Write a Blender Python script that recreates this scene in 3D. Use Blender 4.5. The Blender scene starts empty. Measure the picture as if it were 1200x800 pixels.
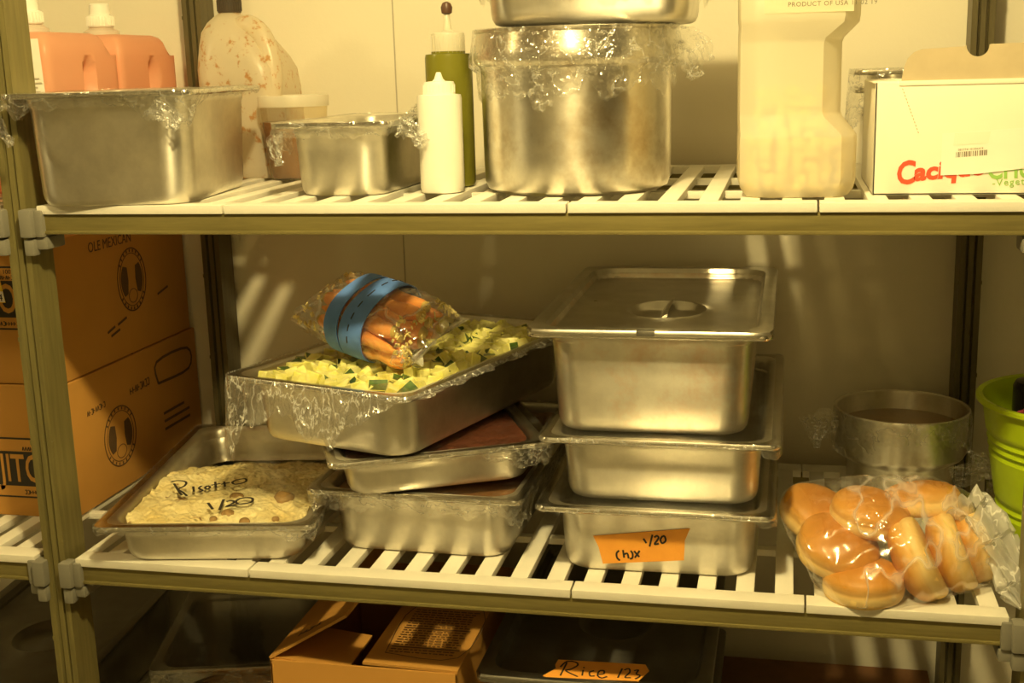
import bpy, bmesh, math, random
from mathutils import Vector, Matrix, noise, Euler
random.seed(7)
R = math.radians
PI = math.pi
C = bpy.context.scene.collection

# ------------------------------------------------------------------ camera
fw = Vector((-0.2140462, 0.9527337, -0.2155985)); rt = Vector((0.97663287, 0.21308742, -0.02796397)); up = Vector((-0.01929911, 0.21654616, 0.97608161))
cd = bpy.data.cameras.new('camera'); cam = bpy.data.objects.new('camera', cd); C.objects.link(cam)
M = Matrix((rt, up, -fw)).transposed().to_4x4(); M.translation = (0.27989, -1.56276, 0.69832)
cam.matrix_world = M
cd.sensor_fit = 'HORIZONTAL'; cd.sensor_width = 36.0; cd.lens = 1461.1 / 1200 * 36; cd.clip_start = .05
bpy.context.scene.camera = cam

# ------------------------------------------------------------------ light
LAMP = (1.0, 0.79, 0.335)
def lamp(name, loc, power, radius):
    l = bpy.data.lights.new(name, 'POINT'); l.energy = power; l.color = LAMP; l.shadow_soft_size = radius
    o = bpy.data.objects.new(name, l); o.location = loc; C.objects.link(o); return o
lamp('ceiling_lamp', (0.06, -0.80, 1.50), 42.0, .045)
lamp('ceiling_lamp', (-2.05, -0.75, 1.48), 13.0, .06)
w = bpy.data.worlds.new('world'); bpy.context.scene.world = w; w.use_nodes = True
w.node_tree.nodes['Background'].inputs[0].default_value = (1, .74, .27, 1); w.node_tree.nodes['Background'].inputs[1].default_value = .3
vs = bpy.context.scene.view_settings
vs.view_transform = 'Standard'; vs.look = 'None'; vs.gamma = 1; vs.use_curve_mapping = False; vs.exposure = 1.24

# ------------------------------------------------------------------ materials
class NT:
    def __init__(s, name):
        s.m = bpy.data.materials.new(name); s.m.use_nodes = True; s.t = s.m.node_tree; s.n = s.t.nodes; s.n.clear()
        s.out = s.n.new('ShaderNodeOutputMaterial')
    def new(s, t, **kw):
        x = s.n.new(t)
        for k, v in kw.items():
            if k in x.inputs: x.inputs[k].default_value = v
            else: setattr(x, k, v)
        return x
    def link(s, a, b): s.t.links.new(a, b)
    def coords(s, scale=(1, 1, 1), kind='Object'):
        tc = s.new('ShaderNodeTexCoord'); mp = s.new('ShaderNodeMapping'); mp.inputs['Scale'].default_value = scale
        s.link(tc.outputs[kind], mp.inputs['Vector']); return mp.outputs['Vector']
    def noise(s, vec, scale, detail=3, rough=.55):
        n = s.new('ShaderNodeTexNoise'); n.inputs['Scale'].default_value = scale; n.inputs['Detail'].default_value = detail; n.inputs['Roughness'].default_value = rough
        s.link(vec, n.inputs['Vector']); return n.outputs['Fac']
    def ramp(s, fac, stops):
        r = s.new('ShaderNodeValToRGB'); e = r.color_ramp.elements
        while len(e) < len(stops): e.new(.5)
        for i, (p, c) in enumerate(stops): e[i].position = p; e[i].color = c if len(c) == 4 else (*c, 1)
        s.link(fac, r.inputs['Fac']); return r.outputs['Color']
    def bump(s, h, strength, dist=.002):
        b = s.new('ShaderNodeBump'); b.inputs['Strength'].default_value = strength; b.inputs['Distance'].default_value = dist
        s.link(h, b.inputs['Height']); return b.outputs['Normal']
    def done(s, shader): s.link(shader, s.out.inputs['Surface']); return s.m

def plain(name, col, rough=.6, metal=0, var=.08, vscale=30, bump=0, bscale=200, spec=.4, scale=(1, 1, 1), col2=None, lo=.3, hi=.7, trans=0, ior=1.45):
    k = NT(name); v = k.coords(scale)
    p = k.new('ShaderNodeBsdfPrincipled'); p.inputs['Roughness'].default_value = rough; p.inputs['Metallic'].default_value = metal
    p.inputs['Specular IOR Level'].default_value = spec
    if trans: p.inputs['Transmission Weight'].default_value = trans; p.inputs['IOR'].default_value = ior
    f = k.noise(v, vscale, 4)
    a = col2 or tuple(max(0, c * (1 - var)) for c in col); b = col if col2 else tuple(min(1, c * (1 + var)) for c in col)
    k.link(k.ramp(f, [(lo, a), (hi, b)]), p.inputs['Base Color'])
    if bump: k.link(k.bump(k.noise(v, bscale, 3), bump), p.inputs['Normal'])
    return k.done(p.outputs[0])

def steel(name, base=.60, rough=.3, warm=(1, .96, .86), stain=None, brush=(1, 1, 60), bstr=.05):
    k = NT(name); v = k.coords(brush); v2 = k.coords()
    p = k.new('ShaderNodeBsdfPrincipled'); p.inputs['Metallic'].default_value = 1; p.inputs['Anisotropic'].default_value = .75; p.inputs['Anisotropic Rotation'].default_value = .25
    tg = k.new('ShaderNodeTangent'); tg.direction_type = 'RADIAL'; tg.axis = 'Z'; k.link(tg.outputs[0], p.inputs['Tangent'])
    lo = tuple(base * .82 * c for c in warm); hi = tuple(base * 1.1 * c for c in warm)
    col = k.ramp(k.noise(v2, 14, 5, .65), [(.3, lo), (.7, hi)])
    if stain:
        m = k.new('ShaderNodeMix', data_type='RGBA'); k.link(k.ramp(k.noise(v2, 9, 5, .7), [(.48, (0, 0, 0)), (.75, (1, 1, 1))]), m.inputs[0])
        k.link(col, m.inputs[6]); m.inputs[7].default_value = (*stain, 1); col = m.outputs[2]
    k.link(col, p.inputs['Base Color'])
    rr = k.new('ShaderNodeMapRange'); rr.inputs['To Min'].default_value = rough - .07; rr.inputs['To Max'].default_value = rough + .1
    k.link(k.noise(v2, 22, 4), rr.inputs['Value']); k.link(rr.outputs[0], p.inputs['Roughness'])
    k.link(k.bump(k.noise(v, 22, 3), bstr, .0006), p.inputs['Normal'])
    return k.done(p.outputs[0])

def film(name, haze=.05, gloss=.10, wrinkle=.7, wscale=40, stretch=(1, 1, 1), rough=.1, tint=(.98, .98, .97)):
    k = NT(name); v = k.coords(stretch)
    tr = k.new('ShaderNodeBsdfTransparent'); tr.inputs[0].default_value = (*tint, 1)
    gl = k.new('ShaderNodeBsdfGlossy'); gl.inputs['Roughness'].default_value = rough; gl.inputs[0].default_value = (1, 1, 1, 1)
    df = k.new('ShaderNodeBsdfTranslucent'); df.inputs[0].default_value = (.9, .9, .88, 1)
    d2 = k.new('ShaderNodeBsdfDiffuse'); d2.inputs[0].default_value = (.9, .9, .88, 1)
    dd = k.new('ShaderNodeMixShader'); dd.inputs[0].default_value = .6; k.link(df.outputs[0], dd.inputs[1]); k.link(d2.outputs[0], dd.inputs[2])
    nz = k.noise(v, wscale, 3, .55); ridge = k.new('ShaderNodeMath', operation='ABSOLUTE'); sb = k.new('ShaderNodeMath', operation='SUBTRACT'); sb.inputs[1].default_value = .5
    k.link(nz, sb.inputs[0]); k.link(sb.outputs[0], ridge.inputs[0])
    nrm = k.bump(ridge.outputs[0], wrinkle, .03)
    k.link(nrm, gl.inputs['Normal'])
    lw = k.new('ShaderNodeLayerWeight'); lw.inputs['Blend'].default_value = .3; k.link(nrm, lw.inputs['Normal'])
    mr = k.new('ShaderNodeMapRange'); mr.inputs['To Min'].default_value = gloss; mr.inputs['To Max'].default_value = min(.6, gloss + .25); k.link(lw.outputs['Facing'], mr.inputs['Value'])
    a = k.new('ShaderNodeMixShader'); k.link(mr.outputs[0], a.inputs[0]); k.link(tr.outputs[0], a.inputs[1]); k.link(gl.outputs[0], a.inputs[2])
    hz = k.new('ShaderNodeMapRange'); hz.inputs['From Min'].default_value = .0; hz.inputs['From Max'].default_value = .022; hz.inputs['To Min'].default_value = min(1, haze * 5); hz.inputs['To Max'].default_value = haze * .5
    k.link(ridge.outputs[0], hz.inputs['Value'])
    b = k.new('ShaderNodeMixShader'); k.link(hz.outputs[0], b.inputs[0]); k.link(a.outputs[0], b.inputs[1]); k.link(dd.outputs[0], b.inputs[2])
    return k.done(b.outputs[0])

def frosted(name, col, clear=.3, rough=.35, stain=None):
    k = NT(name); v = k.coords()
    tr = k.new('ShaderNodeBsdfTransparent'); tr.inputs[0].default_value = (*col, 1)
    p = k.new('ShaderNodeBsdfPrincipled'); p.inputs['Roughness'].default_value = rough; p.inputs['Base Color'].default_value = (*col, 1)
    if stain:
        m = k.new('ShaderNodeMix', data_type='RGBA'); k.link(k.ramp(k.noise(v, 55, 3, .7), [(.56, (0, 0, 0)), (.64, (1, 1, 1))]), m.inputs[0])
        m.inputs[6].default_value = (*col, 1); m.inputs[7].default_value = (*stain, 1); k.link(m.outputs[2], p.inputs['Base Color'])
    tl = k.new('ShaderNodeBsdfTranslucent'); tl.inputs[0].default_value = (*col, 1)
    a = k.new('ShaderNodeMixShader'); a.inputs[0].default_value = .4; k.link(p.outputs[0], a.inputs[1]); k.link(tl.outputs[0], a.inputs[2])
    b = k.new('ShaderNodeMixShader'); b.inputs[0].default_value = 1 - clear; k.link(tr.outputs[0], b.inputs[1]); k.link(a.outputs[0], b.inputs[2])
    return k.done(b.outputs[0])

M_wall = plain('cooler_wall_panel', (.74, .69, .56), .45, var=.03, vscale=3, bump=.15, bscale=130)
M_dim = plain('dim_wall_panel', (.50, .45, .34), .5, var=.1, vscale=2)  # unseen front wall, its tone lowered to limit bounce light
M_dark = plain('dark_side_wall', (.15, .125, .085), .8)  # unseen side walls, kept dark to cut fill light and reflections
M_seam = plain('panel_seam', (.42, .38, .30), .6)
M_floor = plain('epoxy_floor', (.33, .30, .22), .6, var=.2, vscale=6)
M_ceil = plain('ceiling_panel', (.30, .27, .22), .6, var=.03)
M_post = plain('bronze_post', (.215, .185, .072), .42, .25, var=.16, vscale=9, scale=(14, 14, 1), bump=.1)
M_post_back = plain('bronze_post_shaded', (.115, .095, .045), .42, .25, var=.16, vscale=9, scale=(14, 14, 1), bump=.1)  # same bronze as the front posts, with shade put into the colour
M_beam = plain('bronze_beam', (.225, .19, .068), .42, .25, var=.16, vscale=9, scale=(1, 14, 14), bump=.1)
M_conn = plain('grey_bracket_plastic', (.23, .22, .18), .5, var=.06)
M_plate = plain('shelf_plate_plastic', (.80, .77, .68), .45, var=.04, vscale=18, bump=.12, bscale=400)
M_steel = steel('stainless_steel', .84, .40)
M_steel_red = steel('stainless_steel_smeared', .80, .40, stain=(.66, .44, .30))
M_steel_pot = steel('stainless_steel_scorched', .84, .32, stain=(.46, .36, .22), brush=(1, 1, 40))
M_steel_lid = steel('stainless_steel_lid', .62, .30)
M_steel_hi = steel('stainless_steel_bright', .68, .2)
M_steel_dk = steel('stainless_steel_shaded', .30, .32)  # same steel, colour darkened to imitate shade low on the shelving
M_film = film('cling_film_taut', .006, .035, .06, 12)
M_wrap = film('cling_film_crumpled', .07, .12, .9, 26, rough=.1)
M_wrap2 = film('cling_film_bunched', .20, .2, 1.0, 48, stretch=(1, 1, .5), rough=.14)
M_bag = film('clear_bag_plastic', .085, .09, .9, 9, stretch=(1, .5, .8), rough=.1)
M_bagtail = film('bunched_bag_plastic', .75, .04, .25, 24, stretch=(1, 1, .4), rough=.3)
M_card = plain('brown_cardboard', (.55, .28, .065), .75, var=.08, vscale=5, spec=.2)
M_card_in = plain('cardboard_inside', (.42, .22, .075), .8, var=.08, spec=.2)
M_whitecard = plain('white_carton', (.84, .80, .68), .6, var=.03, vscale=8, spec=.25)
M_greycard = plain('carton_inner_board', (.46, .38, .25), .75, var=.05, vscale=30, spec=.2)
M_ink = plain('dark_ink', (.035, .028, .02), .7)
M_ink_soft = plain('faded_ink', (.12, .066, .026), .8)
M_red = plain('red_ink', (.72, .09, .04), .6); M_green = plain('green_ink', (.30, .55, .12), .6)
M_label = plain('white_label', (.86, .83, .74), .5, var=.02)
M_yellow = plain('yellow_label', (.85, .62, .05), .5)
M_tape = plain('orange_masking_tape', (1.0, .42, .06), .6, var=.05, vscale=60, bump=.2, bscale=300)
M_blue = plain('blue_rubber', (.11, .25, .72), .55, var=.15, vscale=25)
M_lime = plain('lime_plastic', (.46, .62, .01), .32, var=.04)
M_black = plain('black_plastic', (.014, .012, .011), .22)
M_pink = plain('pink_rubber', (.62, .10, .17), .5)
M_wplastic = plain('white_squeeze_plastic', (.86, .84, .76), .35, var=.02)
M_olive = plain('green_sauce_bottle', (.17, .165, .018), .25, var=.1, vscale=20)
M_orange = frosted('orange_soap_plastic', (.98, .56, .36), .10, .35)
M_clear = frosted('frosted_plastic', (.93, .90, .80), .30, .35)
M_tub = frosted('clear_tub_plastic', (.97, .94, .86), .90, .2)
M_jug = frosted('stained_jug_plastic', (.90, .84, .70), .35, .3, stain=(.62, .25, .05))
M_garlicjar = frosted('garlic_jar_plastic', (.96, .92, .78), .30, .4)
M_amber = plain('amber_liquid', (.20, .085, .006), .2, var=.1)
M_clove = plain('garlic_clove', (.96, .78, .34), .5, var=.08, vscale=40)

# ------------------------------------------------------------------ mesh helpers
def obj(name, bm, m, parent=None, smooth=True, loc=None, rot=None):
    me = bpy.data.meshes.new(name)
    bmesh.ops.recalc_face_normals(bm, faces=bm.faces[:]) if len(bm.faces) < 60000 else None
    bm.to_mesh(me); bm.free()
    ms = m if isinstance(m, (list, tuple)) else [m]
    for x in ms: me.materials.append(x)
    for p in me.polygons: p.use_smooth = smooth
    if smooth:
        try: me.set_sharp_from_angle(angle=R(40))
        except Exception: pass
    o = bpy.data.objects.new(name, me); C.objects.link(o)
    if parent: o.parent = parent
    if loc: o.location = loc
    if rot: o.rotation_euler = rot
    return o
def tag(o, label, cat, group=None, kind=None):
    if label: o['label'] = label
    if cat: o['category'] = cat
    if group: o['group'] = group
    if kind: o['kind'] = kind
    return o
def thing(name, label, cat, loc=(0, 0, 0), rz=0, group=None, rot=None):
    o = bpy.data.objects.new(name, None); C.objects.link(o); o.location = loc; o.empty_display_size = .05
    o.rotation_euler = rot if rot else (0, 0, rz)
    return tag(o, label, cat, group)
def struct(name, bm, m):
    o = obj(name, bm, m, smooth=False); o['kind'] = 'structure'; return o
def box(bm, x0, x1, y0, y1, z0, z1, bev=0, mat=0, M=None):
    vs_ = [bm.verts.new((x, y, z)) for z in (z0, z1) for y in (y0, y1) for x in (x0, x1)]
    fs = [(0, 2, 3, 1), (4, 5, 7, 6), (0, 1, 5, 4), (2, 6, 7, 3), (0, 4, 6, 2), (1, 3, 7, 5)]
    f = [bm.faces.new([vs_[i] for i in q]) for q in fs]
    for q in f: q.material_index = mat
    if M is not None: bmesh.ops.transform(bm, matrix=M, verts=vs_)
    if bev:
        es = list({e for q in f for e in q.edges})
        bmesh.ops.bevel(bm, geom=es, offset=bev, segments=2, affect='EDGES', profile=.6)
    return vs_
def bxo(name, m, parent, *dims, bev=.001):
    bm = bmesh.new(); box(bm, *dims, bev=bev); return obj(name, bm, m, parent)
def rrect(W, D, r, z, n=7, ox=0, oy=0):
    r = max(.0005, min(r, W / 2 - .0005, D / 2 - .0005)); out = []
    for cx, cy, a0 in ((W / 2 - r, D / 2 - r, 0), (-W / 2 + r, D / 2 - r, 90), (-W / 2 + r, -D / 2 + r, 180), (W / 2 - r, -D / 2 + r, 270)):
        for i in range(n):
            a = R(a0 + 90 * i / (n - 1)); out.append((ox + cx + r * math.cos(a), oy + cy + r * math.sin(a), z))
    return out
def loft(bm, rings, cap0=False, cap1=False, mat=0):
    V = [[bm.verts.new(p) for p in r] for r in rings]; n = len(V[0])
    for a, b in zip(V, V[1:]):
        for i in range(n):
            f = bm.faces.new((a[i], a[(i + 1) % n], b[(i + 1) % n], b[i])); f.material_index = mat
    for flag, ring in ((cap0, V[0]), (cap1, V[-1])):
        if flag:
            c = bm.verts.new(sum((v.co for v in ring), Vector()) / n)
            for i in range(n): bm.faces.new((ring[i], ring[(i + 1) % n], c)).material_index = mat
    return V
def lathe(bm, prof, seg=48, ox=0, oy=0, cap0=False, cap1=False, mat=0):
    loft(bm, [[(ox + r * math.cos(2 * PI * i / seg), oy + r * math.sin(2 * PI * i / seg), z) for i in range(seg)] for r, z in prof], cap0, cap1, mat)
def tube(bm, path, rad, seg=10, cap=True, mat=0, flat=1.0):
    P = [Vector(p) for p in path]; rings = []; prev = None
    for i, p in enumerate(P):
        t = (P[min(i + 1, len(P) - 1)] - P[max(i - 1, 0)]).normalized()
        u = prev - t * prev.dot(t) if prev else t.orthogonal()
        if u.length < 1e-6: u = t.orthogonal()
        u.normalize(); prev = u; v = t.cross(u); r = rad[i] if isinstance(rad, (list, tuple)) else rad
        rings.append([p + (u * math.cos(2 * PI * k / seg) + v * flat * math.sin(2 * PI * k / seg)) * r for k in range(seg)])
    loft(bm, rings, cap, cap, mat)
def smoothpath(pts, sub=4):
    P = [Vector(p) for p in pts]
    if len(P) < 3: return P
    out = []
    for i in range(len(P) - 1):
        a, b, c, d = P[max(i - 1, 0)], P[i], P[i + 1], P[min(i + 2, len(P) - 1)]
        for k in range(sub):
            t = k / sub
            out.append(.5 * ((2 * b) + (c - a) * t + (2 * a - 5 * b + 4 * c - d) * t * t + (3 * b - a - 3 * c + d) * t ** 3))
    out.append(P[-1]); return out
class Frame:      # a flat frame on a surface: origin, two directions, normal
    def __init__(s, o, u, v): s.o = Vector(o); s.u = Vector(u).normalized(); s.v = Vector(v).normalized(); s.n = s.u.cross(s.v)
    def at(s, a, b, h=0): return s.o + s.u * a + s.v * b + s.n * h
def strokes(bm, fr, S, wd, h=.0006, th=.0004):
    for k, st in enumerate(S):
        P = smoothpath([(a, b, 0) for a, b in st]); hh = h + k * .00003
        L, Rr = [], []
        for i, p in enumerate(P):
            t = P[min(i + 1, len(P) - 1)] - P[max(i - 1, 0)]; t = t.normalized() if t.length > 1e-9 else Vector((1, 0, 0)); q = Vector((-t.y, t.x, 0)) * wd / 2
            L.append(p + q); Rr.append(p - q)
        rings = [[fr.at(l.x, l.y, hh), fr.at(l.x, l.y, hh + th), fr.at(r_.x, r_.y, hh + th), fr.at(r_.x, r_.y, hh)] for l, r_ in zip(L, Rr)]
        V = [[bm.verts.new(p) for p in r_] for r_ in rings]
        for a, b in zip(V, V[1:]):
            for i in range(4): bm.faces.new((a[i], a[(i + 1) % 4], b[(i + 1) % 4], b[i]))
        for v_ in (V[0], V[-1]): bm.faces.new(v_)
def poly(bm, fr, pts, h0=.0002, th=.0004, mat=0):
    a = [bm.verts.new(fr.at(x, y, h0)) for x, y in pts]; b = [bm.verts.new(fr.at(x, y, h0 + th)) for x, y in pts]; n = len(a)
    bm.faces.new(a[::-1]).material_index = mat; bm.faces.new(b).material_index = mat
    for i in range(n): bm.faces.new((a[i], a[(i + 1) % n], b[(i + 1) % n], b[i])).material_index = mat
def text(bm, fr, s, size, a=0, b=0, h=.0006, shear=0, bold=0, sx=1.0, space=1.0, rot=0):
    cu = bpy.data.curves.new('t', 'FONT'); cu.body = s; cu.size = size; cu.shear = shear; cu.offset = bold; cu.extrude = .0002; cu.space_character = space; cu.resolution_u = 3
    o = bpy.data.objects.new('t', cu); C.objects.link(o); dg = bpy.context.evaluated_depsgraph_get()
    me = bpy.data.meshes.new_from_object(o.evaluated_get(dg))
    t = bmesh.new(); t.from_mesh(me); mp = {}
    cr, sr = math.cos(rot), math.sin(rot)
    for v in t.verts:
        x, y = v.co.x * sx, v.co.y
        mp[v.index] = bm.verts.new(fr.at(a + x * cr - y * sr, b + x * sr + y * cr, h + v.co.z))
    for f in t.faces:
        try: bm.faces.new([mp[v.index] for v in f.verts])
        except ValueError: pass
    t.free(); bpy.data.objects.remove(o); bpy.data.curves.remove(cu); bpy.data.meshes.remove(me)
def nz(p, s=1.0, o=0.0): return noise.noise(Vector((p[0] * s + o, p[1] * s + o * 1.3, p[2] * s - o)))

# ------------------------------------------------------------------ the setting
H = .5257                 # upper shelf surface; the middle shelf is z = 0
LOW = -.42                # surface of the bottom shelf
ZF, ZC = -.72, 1.62
bm = bmesh.new(); box(bm, -2.8, 2.8, .62, .72, ZF, ZC); struct('wall_back', bm, M_wall)
bm = bmesh.new(); box(bm, -2.8, 2.8, -3.0, -2.9, ZF, ZC); struct('wall_front', bm, M_dim)
bm = bmesh.new(); box(bm, -2.9, -2.8, -3.0, .72, ZF, ZC); struct('wall_left', bm, M_dark)
bm = bmesh.new(); box(bm, 2.8, 2.9, -3.0, .72, ZF, ZC); struct('wall_right', bm, M_dark)
bm = bmesh.new(); box(bm, -2.9, 2.9, -3.0, .72, ZF - .1, ZF); struct('floor', bm, M_floor)
bm = bmesh.new(); box(bm, -2.9, 2.9, -3.0, .72, ZC, ZC + .1); struct('ceiling', bm, M_ceil)
bm = bmesh.new(); box(bm, -.4106, -.4084, .6188, .6205, ZF, ZC); struct('trim_1', bm, M_seam)
bm = bmesh.new(); box(bm, .758, .761, .6185, .6205, ZF, ZC); struct('trim_2', bm, M_seam)

# ------------------------------------------------------------------ shelving unit
unit = thing('shelving_unit', 'bronze coloured cooler shelving with slatted white shelf plates against the wall', 'shelving', (-.1, .3, ZF))
def U(x, y, z): return (x + .1, y - .3, z - ZF)
UO = Vector((.1, -.3, -ZF))
def uobj(name, bm, m, smooth=True):
    bmesh.ops.translate(bm, vec=UO, verts=bm.verts[:]); return obj(name, bm, m, unit, smooth)
def post(x, y0, y1):
    bm = bmesh.new(); w2 = .0175
    # H section with a dovetail groove down the face
    pr = [(-w2, y0), (-w2 + .009, y0), (-w2 + .011, y0 + .007), (-.0055, y0 + .007), (-.004, y0 + .002), (.004, y0 + .002), (.0055, y0 + .007), (w2 - .011, y0 + .007), (w2 - .009, y0), (w2, y0),
          (w2, y1), (-w2, y1)]
    loft(bm, [[(x + a, b, z) for a, b in pr] for z in (ZF, 1.45)], False, False)
    for z in (ZF, 1.45):
        vs_ = [v for v in bm.verts if abs(v.co.z - z) < 1e-6]; bm.faces.new(vs_)
    # rungs of height marks along the two front edges
    for i in range(13):
        z = ZF + .12 + i * .155
        for sx in (-1, 1): box(bm, x + sx * w2 - (.0015 if sx > 0 else .001), x + sx * w2 + (.001 if sx > 0 else .0015), y0 - .0008, y0 + .004, z, z + .006)
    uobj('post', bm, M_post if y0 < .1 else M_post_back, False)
PX = (-.7825, .5985); PXW = (-1.95, 1.95)
for x in PX: post(x, .0, .055)
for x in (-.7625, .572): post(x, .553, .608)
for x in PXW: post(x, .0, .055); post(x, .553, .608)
def connector(x, s, z):   # s: the side of the post it stands on
    bm = bmesh.new()
    def bx2(a, b, *r, bev=.0015): box(bm, *((x + s * a, x + s * b) if s > 0 else (x - b, x - a)), *r, bev=bev)
    bx2(.012, .032, -.014, .01, z - .044, z - .004, bev=.004)
    bx2(.031, .044, -.006, .03, z - .044, z - .006, bev=.003)
    bx2(.014, .030, -.010, .008, z - .070, z - .046, bev=.004)
    box(bm, *((x + s * .028, x + s * .046) if s > 0 else (x - .046, x - .028)), -.002, .045, z - .062, z - .044, bev=.004)
    uobj('connector', bm, M_conn)
def beam(x0, x1, y, z, face):
    bm = bmesh.new()
    a, b = (y, y + .02) if face < 0 else (y - .02, y)
    box(bm, x0, x1, a + (.003 if face < 0 else 0), b - (.003 if face > 0 else 0), z - .036, z - .0125, bev=.002)
    box(bm, x0, x1, a, b, z - .040, z - .0352, bev=.0012)
    uobj('beam', bm, M_beam)
PITCH = .0518; SLOT = .0272
def plate(x0, x1, z):
    bm = bmesh.new(); y0, y1 = -.002, .592; ys, ye = .030, .553
    def b(*a): box(bm, *a, bev=.0012)
    b(x0, x1, y0, ys, z - .012, z); b(x0, x1, ye, y1, z - .012, z)
    i0 = math.ceil((x0 - SLOT / 2) / PITCH - 1e-6); edges = []
    cur = x0
    i = math.floor(x0 / PITCH) - 1
    while i * PITCH - SLOT / 2 < x1 + .02:
        a, c = i * PITCH - SLOT / 2, i * PITCH + SLOT / 2; i += 1
        if c <= x0 + .004: cur = max(cur, c) if c > x0 else cur; continue
        if a - cur > .003: b(cur, min(a, x1), ys - .002, ye + .002, z - .0118, z - .0002)
        cur = c
        if cur >= x1: break
    if x1 - cur > .003: b(cur, x1, ys - .002, ye + .002, z - .0118, z - .0002)
    for yc in (.205, .40): box(bm, x0 + .002, x1 - .002, yc - .008, yc + .008, z - .016, z - .006, bev=.001)
    uobj('shelf_plate', bm, M_plate)
BAYS = ((-1.925, -.812), (-.7645, .5805), (.617, 1.925))
for z in (H, 0.0, LOW):
    for x0, x1 in BAYS:
        beam(x0, x1, -.001, z, -1); beam(x0, x1, .590, z, 1)
    for x in PX:
        for s in (-1, 1): connector(x, s, z)
    so = .004 if z == H else 0
    for x0, x1 in ((-.7475, -.472), (-.469, 0.0), (.0025, .311), (.3135, .5635)): plate(x0 + (so if x0 > -.7 else 0), x1 + (so if x1 < .5 else 0), z)
    for x0, x1 in ((-1.09, -.815), (-1.5, -1.093), (-1.9, -1.503)): plate(x0, x1, z)
    for x0, x1 in ((.634, .932), (.935, 1.35)): plate(x0, x1, z)

# ------------------------------------------------------------------ pans, film
def pan_mesh(W, L, h, wall=.0008, taper=.045):
    bm = bmesh.new(); k = h * taper; fs = .72 if W < .28 else 1.0
    P = [(0, -.007, .014), (-.0004, -.003, .014), (.0008, -.0005, .014), (.003, 0, .015), (.012, -.0008, .024), (.019, -.002, .034), (.0225, -.006, .037), (.0235, -.012, .038), (.0238, -.018, .038), (.026, -.0205, .038),
         (.0265 + k * .3, -h * .45, .038), (.0265 + k * .75, -h + .017, .038), (.0275 + k * .85, -h + .009, .038), (.030 + k, -h + .003, .037), (.035 + k, -h + .0007, .034), (.041 + k, -h, .030)]
    P = [q for q in P if q[1] >= -h - 1e-6]
    rings = [rrect(W - 2 * i * fs, L - 2 * i * fs, r, h + z, 9) for i, z, r in P]
    loft(bm, rings, False, True); bm.faces.ensure_lookup_table()
    for f in bm.faces[:36 * 4]: f.material_index = 1
    return bm
def solid(o, t=.0009):
    m = o.modifiers.new('gauge', 'SOLIDIFY'); m.thickness = t; m.offset = 0; return o
def perim(W, L, r, n):
    pts = rrect(W, L, r, 0, 12); pts = [Vector((p[0], p[1])) for p in pts]; pts.append(pts[0])
    seg = [(b - a).length for a, b in zip(pts, pts[1:])]; T = sum(seg); out = []; k = 0; acc = 0
    for i in range(n):
        d = T * i / n
        while acc + seg[k] < d: acc += seg[k]; k += 1
        a, b = pts[k], pts[k + 1]; t = (d - acc) / seg[k] if seg[k] else 0; tg = (b - a).normalized() if seg[k] else Vector((1, 0))
        out.append((a.lerp(b, t), Vector((tg.y, -tg.x))))
    return out
def skirt(parent, W, L, h, drop, flare=.004, amp=.005, seed=0, m=None, top=True, n=260, rows=9, sag=.003, tuck=.012, topmat=None):
    bm = bmesh.new(); P = perim(W + .003, L + .003, .015, n); rings = []
    for j in range(rows):
        t = j / (rows - 1); ring = []
        for i, (p, nn) in enumerate(P):
            d = drop(p.x, p.y); d = d * (1 + .35 * nz((p.x, p.y, 0), 38, seed) + .2 * nz((p.x, p.y, 0), 110, seed)) if d > 0 else .002
            off = flare * t - tuck * t * t * min(1, d / .02) + amp * t * (nz((p.x * 28, p.y * 28, t * 1.5), 1, seed) + .5 * nz((p.x * 75, p.y * 75, t * 2), 1, seed))
            q = p + nn * off
            ring.append((q.x, q.y, h + .0012 - d * t))
        rings.append(ring)
    loft(bm, rings)
    o = obj('cling_film', bm, m or M_wrap, parent)
    if top:
        bm = bmesh.new(); rings = [[(p.x * s, p.y * s, h + .0013 - sag * (1 - s * s) + .0008 * nz((p.x * s, p.y * s, 0), 30, seed) * (s < .99)) for p, _ in P[::4]] for s in (1, .93, .8, .6, .35, .1)]
        loft(bm, rings, False, True); obj('film_cover', bm, topmat or M_film, parent)
    return o
def pan(name, label, W, L, h, loc, rz=0, mat=None, group=None, cat='pan', rot=None):
    t = thing(name, label, cat, loc, rz, group, rot)
    solid(obj('body', pan_mesh(W, L, h), [mat or M_steel, M_steel_dk if mat is M_steel_dk else M_steel_hi], t)); return t
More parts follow.
